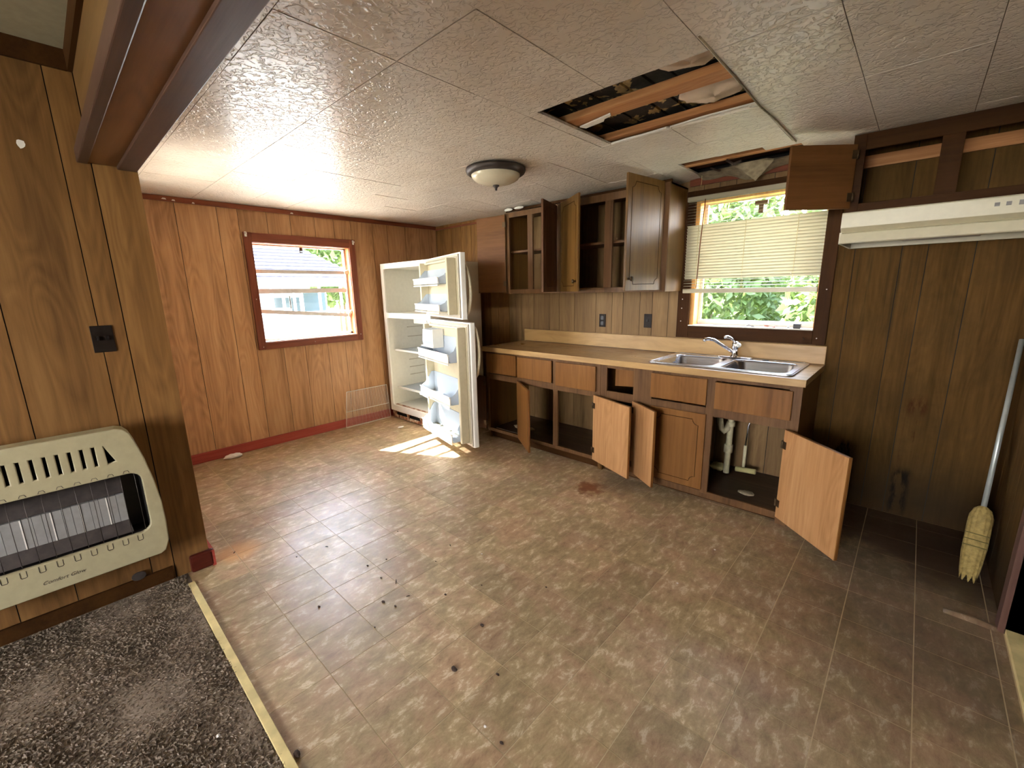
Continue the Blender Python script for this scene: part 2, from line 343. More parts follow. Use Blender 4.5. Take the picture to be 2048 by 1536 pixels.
def ob(name, b, mat, parent=None, local=False, bev=0, **k):
    """one mesh object; parent keeps world coordinates unless local"""
    me = b.mesh(name, mat) if isinstance(b, B) else b
    o = bpy.data.objects.new(name, me); C.objects.link(o)
    if parent:
        o.parent = parent
        if not local: o.matrix_parent_inverse = wm(parent).inverted()
    if bev:
        md = o.modifiers.new('bevel', 'BEVEL'); md.width = bev; md.segments = 2; md.limit_method = 'ANGLE'
    return tagit(o, **k)
def root(name, loc, label, cat, group=None, rz=0, kind=None):
    o = bpy.data.objects.new(name, None); C.objects.link(o); o.location = loc; o.rotation_euler = (0, 0, rz); o.empty_display_size = .05
    return tagit(o, label, cat, group, kind)
def rrect(x0, x1, y0, y1, r, n=5):
    p = []
    for (cx, cy, a0) in ((x1-r, y1-r, 0), (x0+r, y1-r, 90), (x0+r, y0+r, 180), (x1-r, y0+r, 270)):
        for i in range(n+1):
            a = math.radians(a0+90*i/n); p.append((cx+r*math.cos(a), cy+r*math.sin(a)))
    return p
def plate(outlines, thick, bev=0, name='plate'):
    """flat plate in local XY with holes, thickness along Z (centred)"""
    cu = bpy.data.curves.new(name, 'CURVE'); cu.dimensions = '2D'; cu.fill_mode = 'BOTH'; cu.extrude = thick/2-bev; cu.bevel_depth = bev; cu.bevel_resolution = 1
    for pts in outlines:
        sp = cu.splines.new('POLY'); sp.points.add(len(pts)-1); sp.use_cyclic_u = True
        for i, p in enumerate(pts): sp.points[i].co = (p[0], p[1], 0, 1)
    o = bpy.data.objects.new(name, cu); me = bpy.data.meshes.new_from_object(o); bpy.data.objects.remove(o); bpy.data.curves.remove(cu)
    return me
def tme(me, mx, mat):
    me.transform(mx); me.materials.clear(); me.materials.append(mat); me.update(); return me
def box(name, x0, x1, y0, y1, z0, z1, mat, parent=None, bev=0, **k): return ob(name, B().box(x0, x1, y0, y1, z0, z1), mat, parent, bev=bev, **k)

# ------------------------------------------------------------------ room shell
def planks(wall, plane, cuts, a0, a1, z0, z1, matf, holes=(), side=1, gap=.0038, th=.004):
    """vertical panelling boards standing proud of a wall; plane=('X',x) or ('Y',y)"""
    ax, c = plane; ed = [a0]+[q for q in sorted(cuts) if a0 < q < a1]+[a1]
    for p, q in zip(ed, ed[1:]):
        segs = [(p+gap/2, q-gap/2, z0, z1)]
        for (h0, h1, k0, k1) in holes:
            out = []
            for (u0, u1, v0, v1) in segs:
                if u1 <= h0 or u0 >= h1 or v1 <= k0 or v0 >= k1: out.append((u0, u1, v0, v1)); continue
                if v0 < k0: out.append((u0, u1, v0, k0))
                if v1 > k1: out.append((u0, u1, k1, v1))
                if u0 < h0: out.append((u0, h0, k0, k1))
                if u1 > h1: out.append((h1, u1, k0, k1))
            segs = out
        b = B()
        for (u0, u1, v0, v1) in segs:
            lo, hi = sorted((c, c+side*th))
            if ax == 'X': b.box(lo, hi, u0, u1, v0, v1)
            else: b.box(u0, u1, lo, hi, v0, v1)
        if b.v: ob('plank', b, matf((p+q)/2), wall)
def wallbox(name, parts, mat, label):
    b = B()
    for p in parts: b.box(*p)
    return ob(name, b, mat, kind='structure', label=label)
# left wall (small window)
WY0, WY1, WZ0, WZ1 = -2.075, -1.16, 1.0, 1.90
wl = wallbox('wall_left', [(-.12, 0, -3.18, WY0, -.1, 2.6), (-.12, 0, WY1, .12, -.1, 2.6), (-.12, 0, WY0, WY1, -.1, WZ0), (-.12, 0, WY0, WY1, WZ1, 2.6)], M['dark'], 'wall of light brown wood panelling holding the small window')
lc = [-2.94, -2.60, -2.311, -2.155, -1.922, -1.718, -1.488, -1.297, -1.116, -.864, -.686, -.452, -.25, -.12]
planks(wl, ('X', 0), lc, -3.06, -.004, 0, H, lambda a: M['panel'], [(WY0, WY1, WZ0, WZ1)])
# sink wall
SX0, SX1, SZ0, SZ1 = 3.155, 3.975, 1.135, 2.065
ws = wallbox('wall_sink', [(-.0, SX0, 0, .14, -.1, 2.6), (SX1, W+.12, 0, .14, -.1, 2.6), (SX0, SX1, 0, .14, -.1, SZ0), (SX0, SX1, 0, .14, SZ1, 2.6)], M['dark'], 'wall of brown panelling behind the sink counter and stove space')
sc = [.30, .47, .64, .80, .933, 1.051, 1.217, 1.39, 1.561, 1.768, 1.885, 2.067, 2.303, 2.467, 2.574, 2.733, 2.844, 2.98, 3.2, 3.31, 3.42, 3.54, 3.656, 3.777, 3.9, 4.0, 4.135, 4.352, 4.463, 4.650]
planks(ws, ('Y', 0), sc, .004, W, 0, H, lambda a: M['panel_dark'] if a < 1.2 else (M['panel_grey'] if a < 4.02 else M['panel_stain']), [(SX0, SX1, SZ0, SZ1)], side=-1)
# right wall with a doorway
wr = wallbox('wall_right', [(W, W+.12, -.97, .0, -.1, 2.6), (W, W+.12, -1.85, -.97, 2.03, 2.6), (W, W+.12, -6.6, -1.85, -.1, 2.6)], M['dark'], 'right hand wall of dark panelling with the doorway beside the broom')
planks(wr, ('X', W), [-.2, -.42, -.6, -.8], -.90, -.004, 0, H, lambda a: M['panel_stain'], side=-1)
planks(wr, ('X', W), [-2.3, -2.7, -3.1], -3.06, -1.92, 0, H, lambda a: M['panel_dark'], side=-1)
box('trim_1', W-.02, W+.12, -.97, -.90, 0, 2.05, wood('dull_brown_upright_casing', srgb(66, 44, 36), srgb(86, 60, 50), srgb(98, 70, 58), 'Z', rough=.5)[0], kind='structure', label='upright red brown casing of the doorway near the broom')
box('trim_2', W-.02, W+.12, -1.92, -1.85, 0, 2.05, M['trim_v'], kind='structure', label='far upright casing of the right hand doorway')
box('trim_3', W-.02, W+.12, -1.92, -.90, 2.03, 2.1, M['trim_y'], kind='structure', label='head casing of the right hand doorway')
dr = ob('door_1', B().box(W+.12, W+.16, -1.95, -.87, .0, 2.12), M['trim_dark_v'], kind='structure', label='dark red brown door closing the right hand doorway')
ob('door_handle', B().lathe([(.0, -.05), (.02, -.05), (.026, -.035), (.012, -.02), (.012, 0)], (W+.12, -1.78, .98), 16, 'X'), M['hinge'], dr)
box('trim_4', W+.002, W+.09, -1.85, -.97, .0, .022, M['strip'], kind='structure', label='scuffed cream threshold strip in the right hand doorway')
# partition stub, header beam, living room shell
XH = 1.804; YB0 = -3.21; YB1 = -3.06; BZ = 1.995; LZ = 2.41
stub = wallbox('wall_partition', [(-.12, .46, YB0, YB1, -.1, 2.6), (1.44, XH-.006, YB0, YB1, -.1, 2.6), (.46, 1.44, YB0, YB1, -.1, .96), (.46, 1.44, YB0, YB1, 2.04, 2.6)], M['dark'], 'short panelled wall stub between kitchen and living room')
planks(stub, ('Y', YB1), [.3, .7, 1.1, 1.5], .004, XH-.02, 0, H, lambda a: M['panel'], [(.46, 1.44, .96, 2.04)], side=1)
w4 = ob('added_window', B().box(.46, .50, YB0+.02, YB1+.004, .96, 2.04).box(1.40, 1.44, YB0+.02, YB1+.004, .96, 2.04).box(.50, 1.40, YB0+.02, YB1+.004, .96, 1.0).box(.50, 1.40, YB0+.02, YB1+.004, 2.0, 2.04).box(.50, 1.40, YB0+.04, YB0+.07, 1.48, 1.51), M['sill'], kind='structure', label='side window added in the wall stub to light the kitchen, hidden from the camera')  # unseen window added to bring light to the left of the kitchen
ob('window_pane', B().box(.50, 1.40, YB0+.05, YB0+.054, 1.0, 1.48).box(.50, 1.40, YB0+.05, YB0+.054, 1.51, 2.0), M['glass'], w4)
box('sun_blocker', -2.2, 1.6, -5.4, -3.22, 2.45, 2.52, M['siding'], kind='structure', label='unseen slab added outside the side window to keep the sun out')  # added slab that stops sun falling through the side window
box('plank', XH-.006, XH+.0, YB0+.0015, YB1, 0, BZ, M['panel_dark'], stub)
beam = wallbox('beam', [(XH, W, YB0+.004, YB1-.01, BZ+.004, 2.6)], M['dark'], 'brown panelled header beam crossing the room opening')
box('soffit_panel', XH+.002, W-.001, YB0-.012, YB1-.06, BZ, BZ+.004, wood('header_soffit_panel', srgb(88, 56, 34), srgb(110, 72, 44), srgb(122, 84, 54), 'X', sc=.7, rough=.35, rings=.8)[0], beam)
box('face_panel', XH+.006, W-.001, YB0, YB0+.004, BZ+.05, 2.335, wood('header_face_panel', srgb(98, 70, 38), srgb(116, 84, 48), srgb(126, 94, 56), 'X', sc=.8, rough=.4)[0], beam)
box('corner_moulding', XH+.003, W-.001, YB0-.046, YB0-.012, BZ-.006, BZ+.05, M['trim_purple'], beam, bev=.004)
box('edge_board', XH+.003, W-.001, YB1-.070, YB1-.002, BZ-.012, BZ+.003, M['trim_purple'], beam, bev=.003)
box('kitchen_face_panel', XH, W-.001, YB1-.01, YB1-.004, BZ+.003, H, M['panel_dark'], beam)
box('trim_5', XH+.004, W-.001, YB0-.016, YB0, 2.335, LZ, M['trim_dark'], kind='structure', label='dark cornice along the top of the header beam')
LY = -6.6
wh = wallbox('wall_living_left', [(XH-.14, XH-.004, LY, YB0, -.1, 2.6)], M['dark'], 'brown panelled living room wall behind the gas heater')
planks(wh, ('X', XH-.004), [-3.30, -3.567, -3.745, -4.0, -4.3, -4.5, -4.8, -5.2, -5.5, -5.9, -6.3], LY, YB0-.001, 0, LZ, lambda a: M['panel_dark'], side=1, gap=.0036)
box('trim_6', XH, XH+.016, LY, YB0-.016, 2.335, LZ, M['trim_dark'], kind='structure', label='dark cornice along the top of the heater wall')
box('baseboard_living', XH, XH+.012, LY, YB0-.01, .0, .075, M['trim_dark'], kind='structure', label='dark baseboard below the gas heater')
wallbox('wall_living_back', [(XH-.14, 3.15, LY-.1, LY, -.1, 2.6), (4.75, W+.12, LY-.1, LY, -.1, 2.6), (3.15, 4.75, LY-.1, LY, -.1, .8), (3.15, 4.75, LY-.1, LY, 2.1, 2.6)], M['panel_dark'], 'living room wall behind the camera with the front window')
wf = ob('window_3', B().box(3.15, 3.2, LY-.08, LY-.03, .8, 2.1).box(4.7, 4.75, LY-.08, LY-.03, .8, 2.1).box(3.2, 4.7, LY-.08, LY-.03, .8, .85).box(3.2, 4.7, LY-.08, LY-.03, 2.05, 2.1).box(3.93, 3.97, LY-.08, LY-.03, .85, 2.05), M['sill'], kind='structure', label='front window of the living room behind the camera')
ob('window_pane', B().box(3.2, 4.7, LY-.06, LY-.055, .85, 2.05), M['glass'], wf)
box('ceiling_living', XH-.14, W+.12, LY-.1, YB0, LZ, LZ+.05, M['ceil_living'], kind='structure', label='plain cream living room ceiling at the upper left')
# a little torn paper corner on the living ceiling
box('roof', -.3, W+.4, LY-.3, .25, 2.62, 2.72, M['shingle'], kind='structure', label='house roof slab above the ceilings')

# ------------------------------------------------------------------ kitchen floor
fl = box('floor', -.001, W+.12, -3.165, .0, -.1, -.0012, M['grout'], kind='structure', label='marbled brown vinyl tile floor of the kitchen')
T = .2345
full = {}
ix0 = math.floor((0-3.22)/T); xs = [3.22+T*k for k in range(ix0, 9)]; ys = [-2.9385+T*k for k in range(-1, 13)]
for x in xs:
    for y in ys:
        x0, x1, y0, y1 = max(x, .002), min(x+T, W), max(y, -3.163), min(y+T, -.006)
        if x1-x0 < .012 or y1-y0 < .012: continue
        if x0 < XH and y0 < YB1+.002: y0 = YB1+.006
        if y1-y0 < .012: continue
        g_ = .0018; key = (round(x1-x0, 4), round(y1-y0, 4))
        if key not in full:
            a, b_ = (x1-x0)/2-g_, (y1-y0)/2-g_
            full[key] = B().box(-a, a, -b_, b_, -.0012, .0).mesh('floor_tile', M['tile'])
        o = ob('floor_tile', full[key], None, fl); o.location = ((x0+x1)/2, (y0+y1)/2, 0)
# living carpet
cf = box('floor_living', XH-.1, W+.12, LY-.1, -3.165, -.1, .0, M['carpet_base'], kind='structure', label='living room subfloor under the carpet')
b = B(); rnd = random.random
x = XH+.016
pile = B()
NX, NY = 250, 120
for i in range(NX):
    for j in range(NY):
        px = 1.83+i*.0078+rnd()*.006; py = -3.186-j*.0075-rnd()*.006-(.004*math.sin(px*37))
        if px > 3.78 or py < -4.08: continue
        h = .0085+.004*rnd()+.003*math.sin(px*9)*math.cos(py*11); a = rnd()*PI; ww = .0062
        dx, dy = math.cos(a)*ww, math.sin(a)*ww; lx, ly = (rnd()-.5)*.010, (rnd()-.5)*.010
        q = len(pile.v)
        pile.v += [(px-dx, py-dy, .002), (px+dx, py+dy, .002), (px+lx+dx*.6, py+ly+dy*.6, h), (px+lx-dx*.6, py+ly-dy*.6, h)]
        pile.f.append((q, q+1, q+2, q+3)); pile.sm.append(True)
pm = bpy.data.meshes.new('carpet_pile'); pm.from_pydata(pile.v, [], pile.f); pm.materials.append(M['carpet'])
carpet = box('carpet', XH+.013, W-.01, LY+.01, -3.190, .0, .0065, M['carpet'], label='worn grey brown carpet in front of the wall heater', cat='carpet', kind='stuff')
ob('carpet_pile', pm, None, carpet, kind='stuff')
box('carpet_edge_strip', 1.93, 3.9, -3.187, -3.158, .001, .012, M['strip'], bev=.002, label='long cream edging strip between the carpet and the vinyl', cat='edging strip')
# baseboards
box('baseboard_left', .004, .019, YB1+.02, -.01, .0, .088, M['redbase'], bev=.003, kind='structure', label='red painted baseboard under the small window')
box('baseboard_partition', .02, XH+.03, YB1+.004, YB1+.02, .0, .09, M['redbase'], kind='structure', label='red baseboard on the kitchen side of the wall stub')
box('trim_7', XH+.003, XH+.030, -3.150, YB1+.02, .0, .098, wood('dark_red_block', srgb(60, 20, 12), srgb(78, 27, 18), srgb(92, 36, 25), 'Y', rough=.4)[0], bev=.012, kind='structure', label='red end block at the foot of the wall stub')

# ------------------------------------------------------------------ kitchen ceiling
HX = (3.09, 3.835); HY = (-1.79, -1.145)
def zc(x, y):
    z = H
    if 1.0 < x < 3.25 and y > -.9: z -= .045*math.sin(PI*(x-1.0)/2.25)*min(1, (y+.9)/.9)+.006*math.sin(x*9)*min(1, (y+.9)/.5)
    if 3.3 < x < 4.5 and y < -.3: z -= .008*math.sin(PI*(x-3.3)/1.2)*math.sin(PI*min(1, (y+3.0)/2.7)) if y > -3.0 else 0
    return z
ce = wallbox('ceiling', [(-.12, HX[0]-.02, YB1-.004, .14, H+.016, H+.03), (HX[0]-.02, HX[1]+.02, YB1-.004, HY[0]-.02, H+.016, H+.03), (HX[0]-.02, HX[1]+.02, HY[1]+.02, -.50, H+.016, H+.03), (HX[1]+.02, W+.12, YB1-.004, -.42, H+.016, H+.03)], M['ceil_edge'], 'stippled cream tile ceiling of the kitchen with two holes')
ob('support_board', B().box(-.0, 3.15, -.5, 0, H+.016, H+.03).box(4.12, W+.1, -.42, 0, H+.016, H+.03), M['ceil_edge'], ce)
CXL = [0, .36, .74, 1.12, 1.50, 1.88, 2.26, 2.64, 3.03, 3.435, 3.835, 4.195, 4.54, W]
CYL = [YB1-.004, -2.88, -2.48, -2.11, -1.775, -1.465, -1.15, -.80, -.42, 0]
for i in range(len(CXL)-1):
    for j in range(len(CYL)-1):
        x0, x1, y0, y1 = CXL[i]+.0012, CXL[i+1]-.0012, CYL[j]+.0012, CYL[j+1]-.0012
        rects = [(x0, x1, y0, y1)]
        for (a0, a1, b0, b1) in ((HX[0], HX[1], HY[0], HY[1]), (3.19, 3.86, -.47, .01)):
            out = []
            for (p, q, r_, s_) in rects:
                if q <= a0 or p >= a1 or s_ <= b0 or r_ >= b1: out.append((p, q, r_, s_)); continue
                if p < a0: out.append((p, a0, r_, s_))
                if q > a1: out.append((a1, q, r_, s_))
                if r_ < b0: out.append((max(p, a0), min(q, a1), r_, b0))
                if s_ > b1: out.append((max(p, a0), min(q, a1), b1, s_))
            rects = out
        b = B(); dz = random.uniform(-.0012, .0012)
        for (p, q, r_, s_) in rects:
            if q-p < .02 or s_-r_ < .02: continue
            def fn(u, v, t): xx = p+(q-p)*u; yy = r_+(s_-r_)*v; return (xx, yy, zc(xx, yy)+dz+t)
            b.grid(lambda u, v: fn(u, v, 0), 4, 4); b.grid(lambda u, v: fn(u, v, .012), 4, 4)
            for (e, w_) in (((0, 0), (1, 0)), ((1, 0), (1, 1)), ((1, 1), (0, 1)), ((0, 1), (0, 0))):
                for t in range(4):
                    u0 = e[0]+(w_[0]-e[0])*t/4; v0 = e[1]+(w_[1]-e[1])*t/4; u1 = e[0]+(w_[0]-e[0])*(t+1)/4; v1 = e[1]+(w_[1]-e[1])*(t+1)/4
                    b.quad(fn(u0, v0, 0), fn(u1, v1, 0), fn(u1, v1, .012), fn(u0, v0, .012))
        if b.v: ob('ceiling_tile', b, M['ceil'], ce)
# inside the big hole: joists, deck boards, insulation, torn flaps
hb = root('ceiling_cavity', (3.46, -1.46, H+.02), 'rectangular hole in the ceiling showing joists and dark peeling boards', 'ceiling hole', kind='structure')
for (y0, y1, t) in ((-1.555, -1.455, 0), (-1.185, -1.135, .02)):
    ob('joist', B().box(3.03, 3.9, y0, y1, H+.020, H+.052), M['joist'], hb, bev=.003)
xx = 2.95
for i, wd in enumerate((.15, .145, .15, .10, .10, .11, .20)):
    box('deck_board', xx, xx+wd-.012, -1.95, -1.0, H+.085+random.uniform(0, .006), H+.105, M['deck'], hb); xx += wd
box('deck_backing', 2.9, 4.0, -2.0, -.95, H+.15, H+.18, M['dark'], hb)
ob('cavity_wall', B().box(2.9, 2.93, -2, -.95, H+.03, H+.18).box(3.97, 4.0, -2, -.95, H+.03, H+.18).box(2.93, 3.97, -2, -1.96, H+.03, H+.18).box(2.93, 3.97, -.99, -.95, H+.03, H+.18), M['dark'], hb)
def lump(cx, cy, cz, rx, ry, rz, seed, nu=14, nv=10):
    rr = random.Random(seed); ph = [rr.uniform(0, 6) for _ in range(6)]; b = B()
    def fn(u, v):
        a = u*2*PI; t = v*PI; k = 1+.12*math.sin(3*a+ph[0])*math.sin(2*t+ph[1])+.08*math.sin(5*a+ph[2]+4*t)+.05*math.sin(9*a+ph[3])*math.sin(7*t+ph[4])
        return (cx+rx*k*math.sin(t)*math.cos(a), cy+ry*k*math.sin(t)*math.sin(a), cz+rz*k*math.cos(t))
    return b.grid(fn, nu, nv)
ob('insulation', lump(3.73, -1.68, H+.062, .13, .09, .036, 1, 24, 16), M['insul'], hb)
ob('insulation', lump(3.70, -1.33, H+.058, .15, .11, .036, 2, 24, 16), M['insul'], hb)
ob('torn_paper', B().prism([(3.105, -1.475), (3.30, -1.515), (3.29, -1.49), (3.25, -1.48), (3.23, -1.455), (3.12, -1.44)], 'Z', H+.008, H+.014), M['paper'], hb)
ob('torn_edge', B().prism([(3.10, -1.15), (3.43, -1.152), (3.42, -1.175), (3.28, -1.165), (3.2, -1.17), (3.1, -1.158)], 'Z', H-.002, H+.006).prism([(3.43, -1.155), (3.83, -1.15), (3.83, -1.165), (3.6, -1.172)], 'Z', H+.004, H+.01), M['paper'], hb)
# bent metal-like paint strips hanging off the tile edge
ob('peeling_strip', B().tube([(3.843, -1.9, H-.006), (3.845, -1.55, H-.012), (3.842, -1.17, H-.016), (3.85, -.9, H-.012), (3.852, -.48, H-.01)], .004, 6), M['ceilboard'], hb)
ob('peeled_patch', B().prism([(3.85, -1.86), (3.92, -1.87), (3.95, -1.80), (3.91, -1.75), (3.85, -1.74)], 'Z', H-.004, H-.001).prism([(3.85, -1.56), (3.91, -1.53), (3.90, -1.33), (3.86, -1.22), (3.848, -1.3)], 'Z', H-.004, H-.001), M['ceilboard'], hb)
box('torn_flap', 3.80, 3.98, -1.19, -1.165, H-.009, H-.003, M['ceil'], hb)
# rear hole over the sink window
rb = root('ceiling_gap', (3.5, -.23, H+.02), 'broken gap in the ceiling above the sink window with torn board', 'ceiling hole', kind='structure')
ob('joist', B().box(3.1, 4.2, -.36, -.30, H+.012, H+.08), M['joist'], rb)
ob('joist', B().box(3.1, 4.2, -.20, -.10, H+.04, H+.09), M['cab_in'], rb)
box('deck_backing', 3.0, 4.3, -.6, .0, H+.14, H+.16, M['dark'], rb)
ob('cavity_wall', B().box(3.0, 3.03, -.6, 0, H+.03, H+.14).box(4.27, 4.3, -.6, 0, H+.03, H+.14).box(3.03, 4.27, -.6, -.57, H+.03, H+.14), M['dark'], rb)
def flap(u, v):  # a sagging sheet torn loose, hanging toward the window
    x = 3.20+.66*u; y = -.155+.12*v
    return (x, y, H-.006-.055*math.exp(-((u-.50)/.2)**2)*v-.022*v*(1-u)-.006*math.sin(u*17)*v)
ob('hanging_board', B().grid(flap, 30, 8).grid(lambda u, v: tuple(Vector(flap(u, v))+Vector((0, .004, .009))), 30, 8), M['ceilboard'], rb)
ob('torn_flap', B().grid(lambda u, v: (3.43+.22*u+.03*v, -.22+.10*v*(1-abs(u-.5)), H-.012-.095*v*(1-abs(2*u-1))), 10, 6).grid(lambda u, v: (3.43+.22*u+.03*v, -.22+.10*v*(1-abs(u-.5)), H-.004-.095*v*(1-abs(2*u-1))), 10, 6), M['ceilboard'], rb)
ob('splinter', B().tube([(3.33, -.27, H-.01), (3.36, -.2, H-.02), (3.38, -.24, H-.03)], .006, 5).tube([(3.45, -.34, H-.0), (3.48, -.3, H-.02), (3.53, -.31, H-.012)], .009, 5), M['debris'], rb)
ob('loose_thread', B().tube([(3.25, -.2, H-.03), (3.252, -.2, H-.07), (3.248, -.2, H-.10)], .0015, 4), M['strip'], rb)
box('tile_remnant', 3.68, 3.86, -.47, -.38, H+.001, H+.011, M['ceil'], rb)
# cornice trims
box('trim_8', .004, .018, -3.04, -.018, 2.172, H-.002, M['trim_y'], kind='structure', label='red brown cornice above the small window wall')
box('trim_9', .018, 1.47, -.018, -.004, 2.165, H-.03, M['trim'], kind='structure', label='red brown cornice between the corner and the upper cabinets')
box('trim_10', 3.10, 4.085, -.02, -.004, 2.16, H-.005, M['trim'], kind='structure', label='red brown board over the sink window')
# paint flakes on the left cornice
fk = root('paint_flake', (.02, -2.7, 2.19), 'chipped white paint flakes on the cornice of the small window wall', 'paint flakes')
for (y, z, a) in ((-2.66, 2.19, .016), (-2.60, 2.185, .012), (-2.47, 2.18, .010), (-1.7, 2.185, .014)):
    ob('flake', B().prism([(y-a, z-.004), (y+a, z-.006), (y+a*.7, z+.005), (y-a*.4, z+.006)], 'X', .018, .0195), M['paper'], fk)

# ------------------------------------------------------------------ small window (left wall)
w1 = ob('window_1', B().box(-.10, -.085, WY0, WY1, 1.45, 1.492).box(-.115, -.07, WY0, WY0+.018, WZ0, WZ1).box(-.115, -.07, WY1-.022, WY1, WZ0, WZ1).box(-.115, -.07, WY0, WY1, WZ1-.016, WZ1).box(-.115, -.07, WY0, WY1, WZ0, WZ0+.03), M['alu'], kind='structure', label='small awning window in the light panelled wall')
ob('window_frame', B().box(.004, .022, WY0-.065, WY0, WZ0-.065, WZ1+.085), M['trim_v'], w1, bev=.003)
ob('window_frame', B().box(.004, .022, WY1, WY1+.068, WZ0-.065, WZ1+.085), M['trim_v'], w1, bev=.003)
ob('window_frame', B().box(.004, .0225, WY0, WY1, WZ1, WZ1+.083), M['trim_y'], w1, bev=.003)
ob('window_frame', B().box(.004, .0225, WY0, WY1, WZ0-.065, WZ0), M['trim_y'], w1, bev=.003)
ob('window_jamb', B().box(-.12, .004, WY1-.004, WY1, WZ0, WZ1), M['jamb'], w1)
ob('window_jamb', B().box(-.12, .004, WY0, WY0+.004, WZ0, WZ1), M['jamb'], w1)
ob('window_jamb', B().box(-.12, .004, WY0, WY1, WZ1-.004, WZ1), M['jamb'], w1)
ob('window_sill', B().box(-.12, .012, WY0+.004, WY1-.004, WZ0, WZ0+.008), M['sill'], w1)
for (z0, z1) in ((WZ0+.03, 1.45), (1.492, WZ1-.016)):
    ob('window_pane', B().box(-.094, -.091, WY0+.018, WY1-.022, z0, z1), M['glass'], w1)
ob('sash_rail', B().box(-.07, -.055, WY0+.02, WY1-.03, 1.635, 1.668), M['alu'], w1)
ob('sash_rail', B().prism([(WY0+.02, 1.268), (WY1-.03, 1.188), (WY1-.03, 1.226), (WY0+.02, 1.304)], 'X', -.07, -.055), M['alu'], w1)
for (z, dz) in ((1.645, .0), (1.20, .03)):
    ob('sash_bracket', B().prism([(WY1-.045, z-.012), (WY1-.004, z+dz), (WY1-.004, z+.036+dz), (WY1-.045, z+.024)], 'X', -.078, -.04), M['white'], w1, bev=.003)
ob('sash_catch', B().box(-.082, -.076, -1.63, -1.60, 1.835, 1.845).box(-.082, -.076, -1.63, -1.60, 1.855, 1.884).box(-.082, -.076, -1.63, -1.624, 1.835, 1.884), M['hinge'], w1)
for (y, z) in ((-2.105, 1.40), (-2.10, .96), (-1.62, .965), (-1.12, 1.0)):
    ob('nail', B().lathe([(0, 0), (.004, 0), (.004, .002)], (.0225, y, z), 8, 'X'), M['paper'], w1)
for (y, z, l) in ((-2.12, 1.965, 'left'), (-1.115, 1.955, 'right')):
    hk = root('curtain_bracket', (.024, y, z), 'small white curtain rod bracket at the upper %s corner of the small window' % l, 'bracket', 'curtain rod brackets')
    ob('back_plate', B().box(.023, .027, y-.009, y+.009, z-.02, z+.022), M['paper'], hk)
    ob('hook', B().box(.027, .05, y-.006, y+.004, z+.006, z+.012).box(.045, .05, y-.006, y+.004, z-.004, z+.012), M['paper'], hk)

# ------------------------------------------------------------------ sink window with blind
w2 = ob('window_2', B().box(SX0+.03, SX0+.05, .095, .115, SZ0, SZ1-.02).box(SX1-.02, SX1, .095, .115, SZ0, SZ1-.02).box(SX0+.03, SX1, .09, .12, SZ0+.008, SZ0+.045).box(SX0+.03, SX1, .095, .115, SZ1-.03, SZ1), M['alu'], kind='structure', label='window over the sink with trees outside')
for q in ((3.062, SX0, 1.042, 2.125), (SX1, 4.05, 1.042, 2.125)):
    ob('window_frame', B().box(q[0], q[1], -.024, -.004, q[2], q[3]), M['trim_dark_v'], w2, bev=.003)
ob('window_frame', B().box(SX0, SX1, -.0245, -.004, 1.042, SZ0), M['trim_dark'], w2, bev=.003)
ob('window_frame', B().box(SX0, SX1, -.0245, -.004, SZ1, 2.124), M['trim_dark'], w2, bev=.003)
ob('window_jamb', B().box(SX0, SX0+.03, -.004, .13, SZ0, SZ1), M['jamb_y'], w2)
ob('window_jamb', B().box(SX1-.006, SX1, -.004, .13, SZ0, SZ1), M['jamb_y'], w2)
ob('window_jamb', B().box(SX0+.03, SX1-.006, -.004, .13, SZ1-.03, SZ1), M['jamb_y'], w2)
ob('window_sill', B().box(SX0+.002, SX1-.002, -.03, .13, SZ0, SZ0+.008), M['sill'], w2)
ob('window_pane', B().box(SX0+.05, SX1-.02, .103, .106, SZ0+.045, SZ1-.03), M['glass'], w2)
ob('window_latch', B().box(3.53, 3.61, .07, .094, 1.985, 2.01).box(3.555, 3.585, .075, .09, 1.93, 1.985), M['hinge'], w2)
for (x, z) in ((3.10, 1.34), (3.098, 1.27), (3.096, 1.17), (4.02, 1.40), (4.0, 1.085), (3.93, 1.08)):
    ob('nail', B().lathe([(0, 0), (.004, 0), (.004, -.002)], (x, -.0245, z), 8, 'Y'), M['paper'], w2)
bd = root('mini_blind', (3.545, -.045, 2.06), 'cream horizontal mini blind half lowered over the sink window', 'window blind')
ob('headrail', B().box(3.108, 3.985, -.066, -.028, 2.045, 2.078), M['slat'], bd, bev=.003)
ob('bottom_rail', B().box(3.108, 3.975, -.058, -.034, 1.386, 1.418), M['hood'], bd, bev=.004)
def slatmesh(tilt):
    b = B(); t = math.radians(tilt)
    def fn(u, v):
        s_ = (v-.5)*.026; h = .0022*(1-(2*v-1)**2); y = s_*math.cos(t)-h*math.sin(t); z = s_*math.sin(t)+h*math.cos(t)
        return (3.112+.866*u, y, z)
    return b.grid(fn, 1, 4).mesh('slat', M['slat'])
so_, sc_ = slatmesh(8), slatmesh(-50)
zz = 2.032; i = 0
while zz > 1.425:
    op = zz > 1.872 or zz < 1.487
    o = ob('slat', so_ if op else sc_, None, bd); o.matrix_parent_inverse = Matrix.Identity(4); o.location = Vector((0, -.046, zz))-bd.location
    zz -= .0205
for x in (3.20, 3.52, 3.83):
    ob('ladder_cord', B().tube([(x, -.0605, 2.05), (x, -.0605, 1.415)], .0009, 4).tube([(x, -.0315, 2.05), (x, -.0315, 1.415)], .0009, 4), M['strip'], bd)
ob('tilt_wand', B().tube([(3.24, -.072, 2.05), (3.225, -.076, 1.75), (3.215, -.074, 1.42)], .0035, 6), M['trim'], bd)
